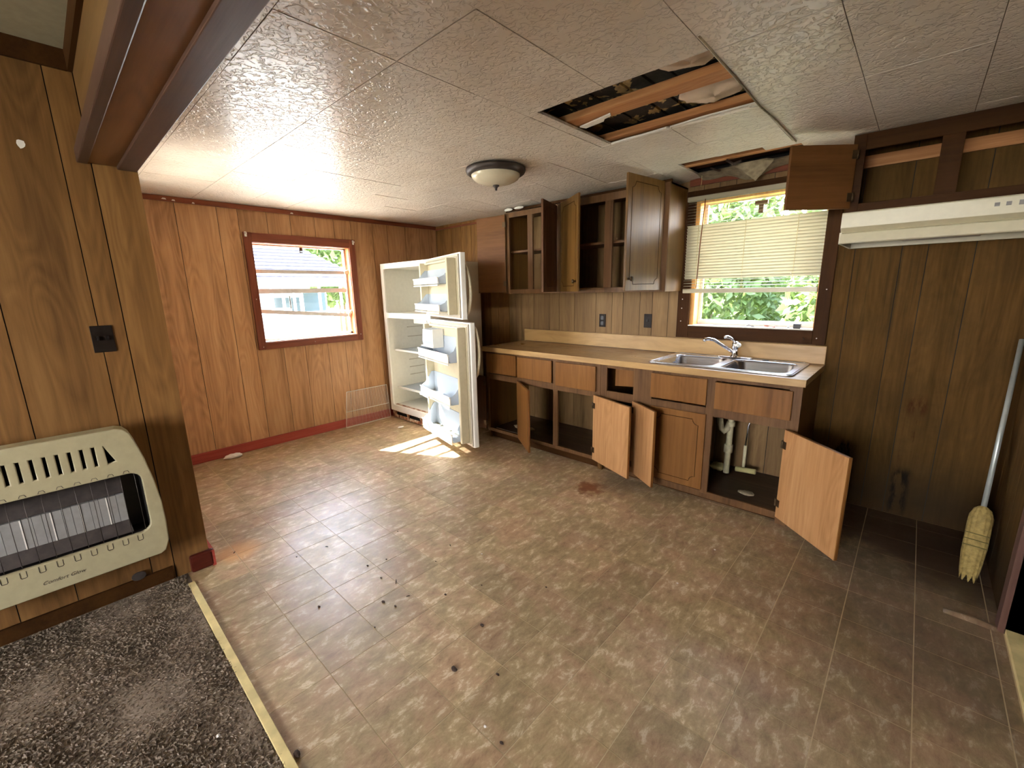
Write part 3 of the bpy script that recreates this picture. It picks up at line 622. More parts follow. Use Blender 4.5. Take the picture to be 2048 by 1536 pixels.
# little things on the sill
ob('small_black_box', B().box(3.86, 3.902, -.024, .004, SZ0+.009, SZ0+.04), M['black'], bev=.003, label='small black box standing on the sink window sill', cat='box')
ob('pink_wrapper', lump(3.70, -.005, SZ0+.02, .018, .010, .009, 5), solid('pinkish_paper', srgb(196, 140, 120), .7), label='crumpled pinkish wrapper on the sink window sill', cat='wrapper')
ob('pebble', lump(3.745, -.012, SZ0+.014, .012, .007, .005, 6), solid('pink_stone', srgb(180, 130, 112), .7), label='flat pinkish pebble right of the wrapper on the window sill', cat='pebble')
ob('screw_cap', lump(3.83, -.01, SZ0+.015, .009, .007, .006, 8), M['alu'], label='grey cap beside the black box on the window sill', cat='cap')
ob('metal_clip', B().tube([(3.57, -.01, SZ0+.012), (3.585, -.005, SZ0+.02), (3.60, -.005, SZ0+.012), (3.62, -.01, SZ0+.012)], .003, 6), M['bronze'], label='thin dark metal clip lying left on the window sill', cat='clip')

# ------------------------------------------------------------------ cabinets
def ornament(w_, h_, y, inset=.045, s=1):
    """routed outline with scalloped corners, as a fine dark groove line"""
    x0, x1, z0, z1 = inset, w_-inset, inset, h_-inset; r = .038; pts = []
    def arc(cx, cz, a0, a1):
        for i in range(6):
            a = math.radians(a0+(a1-a0)*i/5); pts.append((s*(cx+r*math.cos(a)), y, cz+r*math.sin(a)))
    arc(x0, z0, 90, 0); arc(x1, z0, 180, 90); arc(x1, z1, 270, 180); arc(x0, z1, 360, 270)
    pts.append(pts[0]); b = B().tube(pts, .0022, 4, cap=False); return b
def cab_door(cab, hx, hy, z0, width, height, ang, swing, hinges=(.12, .88), inner=None, knob=False, th=.018, orn=True, outer=None):
    """door built along local +x from its hinge; local -y*swing is the outer face. ang = direction of the door in degrees"""
    d = ob('door', B().box(0, width, -th/2, th/2, 0, height), outer or M['cab_x'], cab, bev=.003)
    d.matrix_parent_inverse = wm(cab).inverted(); d.location = (hx, hy, z0); d.rotation_euler = (0, 0, math.radians(ang))
    yo = th/2*swing   # outer side
    if inner: ob('door_back', B().box(.003, width-.003, *sorted((-yo*1.0, -yo*1.12)), .003, height-.003), inner, d, local=True)
    if orn: 
        ob('moulding', ornament(width, height, yo), M['trim_dark'], d, local=True)
    for f in hinges:
        z = height*f
        ob('hinge', B().box(-.012, .026, *sorted((-yo*1.12, -yo*1.5)), z-.022, z+.022).tube([(-.004, -yo*1.2, z-.024), (-.004, -yo*1.2, z+.024)], .005, 8), M['hinge'], d, local=True)
    if knob:
        kb = B().lathe([(.0, 0), (.008, 0), (.008, .014), (.016, .022), (.016, .03), (.0, .034)], (0, 0, 0), 14, 'Y')
        k_ = ob('knob', kb, M['hinge'], d, local=True); k_.location = (width-.035, yo, knob); k_.scale = (1, swing, 1)
    return d
def carcass(name, x0, x1, yf, z0, z1, label, cat, shelf=None, floor=True, toe=0, fmat=None, back=False, sidew=.018):
    c = root(name, ((x0+x1)/2, yf/2, z0), label, cat)
    for (a, b_) in ((x0, x0+sidew), (x1-sidew, x1)):
        ob('side_panel', B().box(a, b_, yf+.018, -.005, z0, z1), M['cab'], c)
    if floor: ob('bottom_panel', B().box(x0+sidew, x1-sidew, yf+.018, -.005, z0+toe, z0+toe+.014), M['cabfloor'] if toe else M['cab_in'], c)
    if shelf: ob('shelf', B().box(x0+sidew+.001, x1-sidew-.001, yf+.05, -.006, shelf, shelf+.018), M['cab_in'] if toe else M['frame'], c)
    return c
YU = -.322; UZ0 = 1.402; UZ1 = 2.145
def face(c, rects, yf, mat=None):
    for r_ in rects: ob('face_frame', B().box(r_[0], r_[1], yf-(.0008 if r_[3]-r_[2] > r_[1]-r_[0] else 0), yf+.018, r_[2], r_[3]), mat or M['frame'], c, bev=.0015)
# two hanging wall cabinets left of the window
c1 = carcass('wall_cabinet', 1.475, 2.130, YU, UZ0, UZ1, 'brown wall cabinet nearest the refrigerator with both doors hanging open', 'cabinet', shelf=1.785)
ob('top_panel', B().box(1.475, 2.13, YU+.018, -.005, UZ1-.012, UZ1), M['frame'], c1)
face(c1, [(1.475, 1.53, UZ0, UZ1), (1.76, 1.82, UZ0+.04, UZ1-.045), (2.06, 2.13, UZ0, UZ1), (1.53, 2.06, UZ0, UZ0+.04), (1.53, 2.06, UZ1-.045, UZ1)], YU)
cab_door(c1, 1.500, YU-.018, UZ0+.012, .345, .715, 188, -1, orn=True, inner=M['ply_dark'], outer=M['cab'])
cab_door(c1, 2.100, YU-.018, UZ0+.012, .335, .715, 288, 1, orn=True, outer=M['cab_in'])
c2 = carcass('wall_cabinet', 2.132, 3.085, YU, UZ0, UZ1+.01, 'wide brown wall cabinet beside the window with an ornamented door swung open', 'cabinet', shelf=1.785)
ob('top_panel', B().box(2.132, 3.085, YU+.018, -.005, UZ1-.002, UZ1+.01), M['frame'], c2)
face(c2, [(2.132, 2.19, UZ0, UZ1+.01), (2.565, 2.635, UZ0+.04, UZ1-.045), (3.02, 3.085, UZ0, UZ1+.01), (2.19, 3.02, UZ0, UZ0+.04), (2.19, 3.02, UZ1-.045, UZ1+.01)], YU)
cab_door(c2, 2.155, YU-.018, UZ0+.012, .42, .725, -35, -1, knob=.08, outer=M['cab'])
cab_door(c2, 3.045, YU-.018, UZ0+.012, .42, .745, 262, 1, knob=.08, outer=M['cab'])
# dark filler board over both
box('trim_11', 1.475, 3.085, YU+.0185, YU+.03, UZ1+.011, UZ1+.032, M['trim_dark'], kind='structure', label='dark gap board between the wall cabinets and the sagging ceiling')
# crumpled foil in the gap above the left cabinet
ob('crumpled_foil', lump(1.55, -.345, 2.168, .05, .018, .014, 11, 20, 12), M['alu'], label='crumpled silvery foil stuffed above the left wall cabinet', cat='foil')
ob('crumpled_foil', lump(1.68, -.340, 2.170, .06, .015, .012, 12, 20, 12), M['alu'], label='flattened foil scrap stuffed right of the first above the left wall cabinet', cat='foil')
# cabinet over the hood
RX0, RX1 = 4.095, 4.862
c3 = carcass('wall_cabinet', RX0, RX1, YU, 1.803, H-.004, 'dark wall cabinet over the range hood with its left door open', 'cabinet')
face(c3, [(RX0, RX0+.055, 1.803, H-.004), (4.445, 4.525, 1.86, 2.13), (RX1-.05, RX1, 1.803, H-.004), (RX0+.055, RX1-.05, 1.803, 1.86), (RX0+.055, RX1-.05, 2.13, H-.004)], YU, M['trim_dark'])
ob('hanging_rail', B().box(RX0+.02, RX1-.02, -.024, -.005, 2.095, 2.16), M['joist'], c3)
cab_door(c3, 4.112, YU-.018, 1.835, .352, .325, 222, -1, hinges=(.18, .84), inner=M['ply_dark'], orn=False, outer=M['ply_dark'])
ob('frame_end', B().box(W-.037, W-.006, YU+.02, YU+.035, 1.803, H-.004), M['trim_dark'], c3)

# base cabinets
YF = -.61; BT = .874; BZ0 = .07
def drawer(c, x0, x1, z0, z1, mat=None):
    d = ob('drawer_front', B().box(x0, x1, YF-.018, YF-.0005, z0, z1), mat or M['cab_x'], c, bev=.004); return d
bA = carcass('base_cabinet', 1.462, 2.735, YF, .0, BT, 'left base cabinet with three drawer fronts and open doors under the counter', 'cabinet', toe=.075)
face(bA, [(1.462, 1.495, .075, BT), (1.862, 1.898, .105, BT), (2.275, 2.325, .105, BT), (2.69, 2.735, .075, BT), (1.495, 2.69, BT-.03, BT), (1.495, 2.69, .60, .655), (1.495, 2.69, .075, .105)], YF)
ob('toe_board', B().box(1.47, 2.735, YF+.05, YF+.064, 0, .075), M['trim_dark'], bA)
drawer(bA, 1.482, 1.862, .665, .855); drawer(bA, 1.878, 2.268, .66, .85); drawer(bA, 2.31, 2.700, .645, .846)
for (x0, x1) in ((1.5, 1.86), (1.9, 2.26), (2.33, 2.69)):
    ob('drawer_box', B().box(x0, x0+.012, YF+.02, -.15, .68, .80).box(x1-.012, x1, YF+.02, -.15, .68, .80).box(x0, x1, YF+.02, -.15, .672, .68).box(x0, x1, -.162, -.15, .68, .80), M['cab_in'], bA)
cab_door(bA, 1.474, YF-.028, .095, .40, .53, 181, -1, outer=M['cab_in'], orn=False)
cab_door(bA, 1.892, YF-.028, .095, .41, .54, -35, -1, inner=M['cab_x'], orn=False)
cab_door(bA, 2.700, YF-.028, .092, .425, .535, -22, 1, inner=M['ply'], orn=False, hinges=(.16, .84))
bB = carcass('base_cabinet', 2.737, 4.048, YF, .0, BT, 'right base cabinet under the sink with a wide open door', 'cabinet', toe=.05)
face(bB, [(2.737, 2.792, .06, BT), (3.012, 3.155, .06, BT), (3.53, 3.578, .06, BT), (3.985, 4.048, .0, BT), (2.792, 3.012, BT-.03, BT), (2.792, 3.012, .60, .665), (3.155, 3.985, BT-.03, BT), (3.155, 3.985, .605, .66), (2.792, 3.985, .03, .075)], YF)
ob('toe_board', B().box(2.737, 4.03, YF+.05, YF+.064, 0, .05), M['trim_dark'], bB)
drawer(bB, 3.150, 3.532, .675, .85); drawer(bB, 3.582, 4.006, .662, .838)
ob('loose_drawer_board', B().prism([(2.83, .70), (3.03, .715), (3.02, .835), (2.83, .83)], 'Y', YF+.06, YF+.075), M['cab_x'], bB)
ob('divider_panel', B().box(3.13, 3.145, YF+.02, -.006, .064, BT-.02), M['cab_in'], bB)
cab_door(bB, 3.030, YF-.028, .085, .30, .545, -34, 1, inner=M['ply'], orn=False)
cab_door(bB, 3.995, YF-.028, .06, .445, .555, -42.5, 1, inner=M['ply'], orn=False, hinges=(.17, .83))
dd = ob('door', B().box(3.155, 3.54, YF-.018, YF-.0005, .085, .615), M['cab_x'], bB, bev=.003)
om = ornament(.385, .53, 0); me = om.mesh('moulding', M['trim_dark']); me.transform(Matrix.Translation((3.155, YF-.018, .085))); ob('moulding', me, None, dd)
ob('hinge', B().box(3.983, 3.995, YF-.024, YF-.001, .13, .18).box(3.983, 3.995, YF-.024, YF-.001, .5, .55), M['hinge'], bB)
# debris in the cabinets
ob('shelf_debris', lump(1.75, -.40, .104, .13, .05, .012, 21, 20, 10), M['ceilboard'], label='pile of pale scraps in the left base cabinet beside the first door', cat='debris')
ob('metal_strip', B().box(1.52, 1.86, -.555, -.545, .09, .094), M['alu'], label='thin bright metal strip on the left base cabinet floor', cat='strip')
ob('floor_scrap', lump(3.78, -.45, .075, .05, .035, .010, 24, 16, 10), M['ceilboard'], label='pale scrap lying on the cabinet floor under the sink', cat='debris')

# countertop with cut-out for the sink
KX0, KX1 = 3.125, 3.965; KY0, KY1 = -.565, -.085
ct = root('countertop', (2.75, -.31, .9), 'long tan laminate countertop with backsplash and worn top', 'countertop')
CL, CR = 1.444, 4.063
tp = B().box(CL, KX0+.02, -.646, -.004, .876, .914).box(KX1-.02, CR, -.646, -.004, .876, .914).box(KX0+.02, KX1-.02, -.646, KY0+.02, .876, .914).box(KX0+.02, KX1-.02, KY1-.02, -.004, .876, .914)
ob('worktop', tp, M['counter'], ct)
k = NM('laminate_edge'); n = k.noise(k.pos('obj', (.2, 1, 1)), 14, 5, .6, .5)
M['edge'] = k.set(k.ramp(n, [(.3, srgb(150, 114, 66)), (.6, srgb(176, 140, 88))]), .4)
ob('front_edge', B().box(CL-.001, CR+.001, -.650, -.646, .872, .915), M['edge'], ct, bev=.0015)
ob('backsplash', B().box(CL, CR, -.024, -.004, .914, 1.036), M['edge'], ct, bev=.004)
ob('joint_strip', B().box(CL+.02, KX0, -.034, -.024, .9141, .917), M['cabfloor'], ct)  # dark strip along the joint of worktop and backsplash

# sink: rim plus two bowls
sk = root('double_sink', ((KX0+KX1)/2, (KY0+KY1)/2, .916), 'stainless steel double bowl sink set in the counter', 'sink')
sx0, sx1, sy0, sy1 = 3.105, 3.985, -.598, -.055
bowls = ((3.135, 3.515, -.555, -.135), (3.565, 3.945, -.555, -.135))
ol = [rrect(sx0, sx1, sy0, sy1, .03)]+[rrect(a, b_, c_, d_, .07, 8)[::-1] for (a, b_, c_, d_) in bowls]
rm = tme(plate(ol, .008, .003), Matrix.Translation((0, 0, .919)), M['steel'])
ob('rim', rm, None, sk)
ob('rim_bead', B().tube([(p[0], p[1], .923) for p in rrect(sx0+.008, sx1-.008, sy0+.008, sy1-.008, .028)+[rrect(sx0+.008, sx1-.008, sy0+.008, sy1-.008, .028)[0]]], .0035, 6, cap=False), M['steel'], sk)
for (a, b_, c_, d_) in bowls:
    bb = B(); levels = [(0, .919, .07), (.008, .905, .068), (.014, .80, .06), (.03, .762, .055), (.07, .752, .05)]
    rings = [[(p[0], p[1], z) for p in rrect(a+i_, b_-i_, c_+i_, d_-i_, max(.02, r_), 8)] for (i_, z, r_) in levels]
    n = len(rings[0])
    for R_ in rings: bb.v += R_
    for q in range(len(rings)-1):
        for j in range(n): bb.f.append((q*n+j, q*n+(j+1) % n, (q+1)*n+(j+1) % n, (q+1)*n+j)); bb.sm.append(True)
    bb.f.append(tuple((len(rings)-1)*n+j for j in range(n))); bb.sm.append(True)
    bw = ob('bowl', bb, M['steel'], sk)
    ob('drain', B().lathe([(.0, .753), (.02, .752), (.038, .756), (.042, .7535)], ((a+b_)/2, (c_+d_)/2, 0), 20), M['chrome'], bw)
ob('hole_cover', B().lathe([(0, .927), (.018, .926), (.02, .923)], (3.735, -.095, 0), 16), M['dark'], sk)
# faucet
fc = root('faucet', (3.53, -.095, .923), 'chrome single lever kitchen faucet behind the double sink', 'faucet')
me = tme(plate([rrect(-.12, .12, -.024, .024, .022, 6)], .010, .003), Matrix.Translation((3.535, -.095, .929)), M['chrome']); ob('base_plate', me, None, fc)
ob('body', B().lathe([(.036, .934), (.03, .942), (.024, .952), (.022, .99), (.026, 1.0), (.027, 1.02), (.024, 1.036), (.012, 1.044), (0, 1.046)], (3.535, -.095, 0), 24), M['chrome'], fc)
ob('spout', B().tube([(3.525, -.10, .962), (3.50, -.125, .985), (3.45, -.18, 1.03), (3.42, -.215, 1.058), (3.395, -.24, 1.065), (3.372, -.262, 1.062), (3.368, -.266, 1.048)], [.012, .0115, .011, .011, .012, .013, .013], 12), M['chrome'], fc)
ob('lever', B().tube([(3.535, -.095, 1.03), (3.52, -.12, 1.055), (3.508, -.135, 1.07), (3.490, -.15, 1.076), (3.47, -.165, 1.076)], [.012, .009, .009, .013, .008], 10), M['chrome'], fc)
ob('temperature_ball', B().lathe([(0, -.03), (.012, -.028), (.017, -.01), (.014, 0)], (3.56, -.11, 1.02), 14, 'Y'), M['white'], fc)

# plumbing under the sink
dp = root('drain_pipe', (3.575, -.2, .06), 'white plastic drain pipe with trap inside the sink cabinet', 'pipe')
ob('standpipe', B().tube([(3.575, -.2, .08), (3.578, -.2, .5), (3.58, -.2, .60), (3.64, -.25, .69), (3.72, -.3, .735)], .021, 12), M['pvc'], dp)
ob('coupling', B().tube([(3.575, -.2, .24), (3.576, -.2, .30)], .029, 12).tube([(3.578, -.2, .44), (3.578, -.2, .475)], .028, 12), M['pvc'], dp)
ob('trap', B().tube([(3.43, -.25, .73), (3.50, -.24, .60), (3.515, -.235, .47), (3.525, -.23, .42), (3.545, -.225, .40), (3.562, -.215, .42), (3.572, -.205, .47)], .021, 12), M['pvc'], dp)
sp_ = root('supply_pipe', (3.675, -.15, .08), 'thin white supply pipe with a valve right of the drain pipe', 'pipe')
ob('riser', B().tube([(3.675, -.15, .12), (3.675, -.15, .30)], .010, 10), M['pvc'], sp_)
ob('hose', B().tube([(3.675, -.15, .30), (3.68, -.14, .45), (3.72, -.1, .62), (3.6, -.09, .80)], .006, 8), M['steel'], sp_)
ob('valve', B().tube([(3.63, -.17, .115), (3.76, -.17, .125)], .019, 10), M['foam'], sp_)
ob('sealing_foam', lump(3.50, -.155, .095, .048, .05, .028, 31, 20, 12), M['foam'], label='yellowed foam lump around the foot of the drain pipe', cat='foam')

# outlets and plates
def wplate(name, x0, x1, z0, z1, label, cat, kind_, ):
    r_ = root(name, ((x0+x1)/2, -.004, (z0+z1)/2), label, cat)
    ob('cover_plate', B().box(x0, x1, -.011, -.005, z0, z1), M['brownplate'], r_, bev=.002)
    xc, zc_ = (x0+x1)/2, (z0+z1)/2
    if kind_ == 'outlet':
        for dz in (-.024, .024): ob('socket', B().prism(rrect(xc-.014, xc+.014, zc_+dz-.016, zc_+dz+.016, .006), 'Y', -.0135, -.0112), M['black'], r_)
    else: ob('switch_toggle', B().box(xc-.004, xc+.004, -.020, -.0112, zc_-.006, zc_+.012), M['black'], r_)
    ob('screw', B().lathe([(0, -.0135), (.003, -.013), (.003, -.011)], (xc, 0, zc_+.045), 8, 'Y').lathe([(0, -.0135), (.003, -.013), (.003, -.011)], (xc, 0, zc_-.045), 8, 'Y'), M['hinge'], r_)
wplate('wall_outlet', 2.343, 2.408, 1.093, 1.208, 'dark brown outlet left of the sink window over the counter', 'outlet', 'outlet')
wplate('light_switch', 2.778, 2.846, 1.104, 1.218, 'dark brown switch plate nearest the left side of the sink window', 'switch', 'switch')
r_ = root('light_switch', (XH, -3.293, 1.256), 'dark brown double switch plate on the wall above the gas heater', 'switch')
ob('cover_plate', B().box(XH, XH+.006, -3.330, -3.256, 1.196, 1.314), M['brownplate'], r_, bev=.002)
ob('switch_toggle', B().box(XH+.0062, XH+.016, -3.314, -3.306, 1.25, 1.268), M['black'], r_)
ob('switch_toggle', B().box(XH+.0062, XH+.016, -3.281, -3.273, 1.25, 1.268), M['black'], r_)
ob('paint_patch', B().prism([(-3.405+.012*math.cos(a*PI/5), 2.03+.016*math.sin(a*PI/5)*(1+.2*math.sin(a*2))) for a in range(10)], 'X', XH+.0002, XH+.0015), M['paper'], label='small white paint spot high on the heater wall', cat='paint spot')
ob('pipe_cover', B().prism([(-3.352+.028*math.cos(a*PI/8), .092+.022*math.sin(a*PI/8)) for a in range(16)], 'X', XH+.012, XH+.018), M['plate_dark'], bev=.002, label='oval plate on the wall just below the heater', cat='cover plate')

# ------------------------------------------------------------------ range hood
hd = root('range_hood', (4.48, -.25, 1.65), 'almond under cabinet range hood on the right of the sink window', 'range hood')
prof = [(-.005, 1.80), (-.475, 1.80), (-.480, 1.795), (-.480, 1.722), (-.445, 1.700), (-.470, 1.694), (-.478, 1.648), (-.470, 1.642), (-.455, 1.642), (-.445, 1.688), (-.02, 1.688), (-.02, 1.642), (-.005, 1.642)]
ob('canopy', B().prism(prof, 'X', 4.104, 4.862), M['hood'], hd, bev=.002)
ob('end_cap', B().box(4.102, 4.112, -.470, -.02, 1.642, 1.70), M['hood'], hd)
ob('end_cap', B().box(4.852, 4.862, -.470, -.02, 1.642, 1.70), M['hood'], hd)
ob('underside_pan', B().box(4.112, 4.852, -.444, -.021, 1.672, 1.687), M['hood_dirty'], hd)
ob('grease_filter', B().box(4.35, 4.65, -.40, -.10, 1.660, 1.672), M['alu'], hd)
for x in (4.655, 4.69): ob('rocker_switch', B().box(x, x+.016, -.485, -.4805, 1.757, 1.773), M['ceramic'], hd)
ob('control_label', B().box(4.728, 4.775, -.4825, -.4805, 1.755, 1.775), M['ceramic'], hd)
ob('light_lens', B().box(4.20, 4.24, -.44, -.40, 1.664, 1.672), M['dark'], hd)

# ------------------------------------------------------------------ ceiling light
lt = root('ceiling_light', (2.335, -1.30, H-.008), 'round flush ceiling light with dark bronze ring and opal bowl', 'ceiling light')
lc_ = (2.335, -1.30, 0)
ob('ring', B().lathe([(.12, 2.204), (.192, 2.204), (.195, 2.192), (.188, 2.176), (.172, 2.166), (.160, 2.166), (.158, 2.19)], lc_, 48), M['bronze'], lt)
ob('bowl', B().lathe([(.160, 2.168)]+[(.160*math.cos(t*PI/16), 2.168-.062*math.sin(t*PI/16)) for t in range(1, 8)]+[(.0, 2.106)], lc_, 48), M['opal'], lt)
ob('finial', B().lathe([(0, 2.108), (.02, 2.106), (.022, 2.10), (.012, 2.094), (.008, 2.086), (.007, 2.076), (0, 2.072)], lc_, 20), M['bronze'], lt)

# ------------------------------------------------------------------ refrigerator
FX0, FX1, FY0, FY1, FH = .085, .935, -.845, -.16, 1.74
fr = root('refrigerator', ((FX0+FX1)/2, (FY0+FY1)/2, 0), 'white top freezer refrigerator standing with both doors open', 'refrigerator')
t = .045; DZ0, DZ1 = 1.165, 1.215
ob('cabinet_shell', B().box(FX0, FX0+.01, FY0+.01, FY1, .03, FH).box(FX1-.01, FX1, FY0+.01, FY1, .03, FH).box(FX0+.01, FX1-.01, FY1-.01, FY1, .03, FH).box(FX0+.01, FX1-.01, FY0+.01, FY1-.01, FH-.01, FH).box(FX0+.01, FX1-.01, FY0+.05, FY1-.01, .03, .06), M['fridge_side'], fr)
ff = B()
ol = [[(FX0, .10), (FX1, .10), (FX1, FH), (FX0, FH)], rrect(FX0+t, FX1-t, .165, DZ0, .03)[::-1], rrect(FX0+t, FX1-t, DZ1, FH-.05, .03)[::-1]]
me = tme(plate(ol, .02, .003), Matrix.Translation((0, FY0, 0)) @ Matrix.Rotation(PI/2, 4, 'X'), M['white']); ob('front_frame', me, None, fr)
def cavity(z0, z1, yb):
    return B().quad((FX0+t, FY0, z0), (FX0+t+.02, yb, z0+.01), (FX0+t+.02, yb, z1-.01), (FX0+t, FY0, z1)).quad((FX1-t, FY0, z0), (FX1-t-.02, yb, z0+.01), (FX1-t-.02, yb, z1-.01), (FX1-t, FY0, z1)).quad((FX0+t+.02, yb, z0+.01), (FX1-t-.02, yb, z0+.01), (FX1-t-.02, yb, z1-.01), (FX0+t+.02, yb, z1-.01)).quad((FX0+t, FY0, z0), (FX1-t, FY0, z0), (FX1-t-.02, yb, z0+.01), (FX0+t+.02, yb, z0+.01)).quad((FX0+t, FY0, z1), (FX1-t, FY0, z1), (FX1-t-.02, yb, z1-.01), (FX0+t+.02, yb, z1-.01))
ob('freezer_liner', cavity(DZ1, FH-.05, -.24), M['liner'], fr)
fl_ = ob('food_liner', cavity(.165, DZ0, -.24), M['liner'], fr)
for z in (1.04, .93, .66, .57, .48):
    ob('shelf_rail', B().box(FX0+t+.006, FX0+t+.02, -.60, -.40, z, z+.008).box(FX1-t-.02, FX1-t-.006, -.60, -.40, z, z+.008), M['gasket'], fl_)
ob('control_box', B().box(.42, .66, -.70, -.50, 1.10, DZ0-.004), M['liner'], fl_, bev=.006)
for z, lb in ((.795, None), (.36, None)):
    s_ = ob('shelf', B().box(FX0+t+.022, FX1-t-.022, -.78, -.26, z, z+.006), M['bin'], fr)
    ob('shelf_rim', B().box(FX0+t+.021, FX1-t-.021, -.79, -.77, z-.006, z+.012).box(FX0+t+.021, FX0+t+.035, -.77, -.26, z-.006, z+.0), M['white'], s_)
ob('freezer_vent', B().box(.35, .352, -.3, -.25, 1.3, 1.31), M['dark'], fr)
# kick panel with slots
ks = [rrect(a, b_, .045, .085, .014) for (a, b_) in ((.16, .37), (.41, .62), (.66, .87))]
me = tme(plate([[(FX0, .012), (FX1, .012), (FX1, .102), (FX0, .102)]]+[q[::-1] for q in ks], .006, .001), Matrix.Translation((0, FY0+.012, 0)) @ Matrix.Rotation(PI/2, 4, 'X'), M['rust']); ob('kick_plate', me, None, fr)
box('kick_cavity', FX0+.02, FX1-.02, FY0+.03, FY0+.04, .02, .1, M['dark'], fr)
box('bottom_lip', FX0+t, FX1-t, FY0-.004, FY0+.05, .15, .166, M['rust'], fr)
for x in (FX0+.05, FX1-.05):
    for y in (FY0+.06, FY1-.06): ob('foot', B().lathe([(.018, 0), (.018, .012), (.008, .014), (.008, .035)], (x, y, 0), 12), M['black'], fr)
def fdoor(z0, z1, ang, bins, L=.835, name='door'):
    d = ob(name, B().prism(rrect(0, L, .0, .052, .012, 4), 'Z', z0, z1), M['white'], fr, bev=0)
    d.matrix_parent_inverse = wm(fr).inverted(); d.location = (FX1+.0, FY0-.016, 0); d.rotation_euler = (0, 0, math.radians(ang))
    ob('gasket', B().box(.012, L-.012, -.012, 0, z0+.012, z0+.03).box(.012, L-.012, -.012, 0, z1-.03, z1-.012).box(.012, .03, -.012, 0, z0+.03, z1-.03).box(L-.03, L-.012, -.012, 0, z0+.03, z1-.03), M['gasket'], d, local=True)
    # moulded inner liner with raised side dikes
    ob('inner_liner', B().box(.04, L-.04, -.016, -.001, z0+.035, z1-.035).box(.05, .085, -.095, -.016, z0+.04, z1-.04).box(L-.085, L-.05, -.095, -.016, z0+.04, z1-.04).box(.085, L-.085, -.05, -.016, z0+.04, z0+.06).box(.085, L-.085, -.05, -.016, z1-.06, z1-.04), M['liner_yellow'], d, local=True, bev=.006)
    x0, x1 = .088, L-.088
    for (zb, h, dp_) in bins:
        f0, f1 = -.04, -.04-dp_
        # bin: side cheeks slope to the front, rounded front corners, open top
        bn = B()
        for (a, b_) in ((x0, x0+.005), (x1-.005, x1)):
            bn.prism([(-.02, zb), (f1+.02, zb), (f1, zb+.03), (f1, zb+h*.35), (f1+.05, zb+h*.5), (-.05, zb+h), (-.02, zb+h)], 'X', a, b_)
        bn.box(x0+.005, x1-.005, f1+.01, -.02, zb, zb+.005).box(x0+.005, x1-.005, -.024, -.018, zb, zb+h)
        o = ob('door_bin', bn, M['bin'], d, local=True)
        ob('bin_lip', B().prism([(f1-.004, zb), (f1+.004, zb), (f1+.004, zb+h*.36), (f1-.010, zb+h*.40), (f1-.010, zb+h*.34), (f1-.004, zb+h*.30)], 'X', x0, x1), M['white'], d, local=True)
        ob('bin_rail', B().box(x0, x1, f1-.006, f1+.002, zb-.018, zb-.008), M['white'], d, local=True)
    zc_ = (z0+z1)/2; zh0, zh1 = (z0+.03, z1-.09) if z0 > 1 else (z1-.48, z1-.03)
    hp = [(L-.035, .05, zh0), (L-.035, .075, zh0+.03), (L-.035, .095, zh0+(zh1-zh0)*.3), (L-.035, .10, (zh0+zh1)/2), (L-.035, .095, zh0+(zh1-zh0)*.7), (L-.035, .075, zh1-.03), (L-.035, .05, zh1)]
    ob('handle', B().tube(hp, .013, 10), M['liner_yellow'], d, local=True)
    return d
d1 = fdoor(1.205, FH, -18, [(1.50, .13, .12), (1.275, .14, .12)], name='freezer_door')
d2 = fdoor(.075, 1.175, -13.5, [(.84, .20, .13), (.47, .20, .13), (.13, .22, .13)], name='food_door')
# dairy compartment on the food door
ob('dairy_box', B().prism([(-.03, .93), (-.12, .93), (-.13, .98), (-.12, 1.09), (-.03, 1.10)], 'X', .10, .36), M['bin'], d2, local=True)
ob('dairy_lip', B().box(.09, .37, -.14, -.12, .93, .94).box(.355, .365, -.135, -.03, .93, 1.10), M['white'], d2, local=True)
ob('shelf_bracket', B().box(.095, .30, -.19, -.165, .455, .475), M['white'], d2, local=True)
# wire rack leaning beside it
rk = root('wire_rack', (.06, -1.13, 0), 'white wire refrigerator rack leaning against the red baseboard', 'rack')
def rp(u, v): # u along y, v up the leaning plane
    return (.062-.038*v/.39, -1.41+.55*u+.02*(v/.39)*(1-u)*3, .004+v*.985)
ob('rack_frame', B().tube([rp(0, 0), rp(1, 0)], .0035, 6).tube([rp(0, .39), rp(1, .39)], .0035, 6).tube([rp(0, 0), rp(0, .39)], .0035, 6).tube([rp(1, 0), rp(1, .39)], .0035, 6).tube([rp(0, .17), rp(1, .17)], .003, 6), M['white'], rk)
for i in range(1, 34): ob('wire', B().tube([rp(i/34, 0), rp(i/34, .39)], .0016, 4), M['white'], rk)

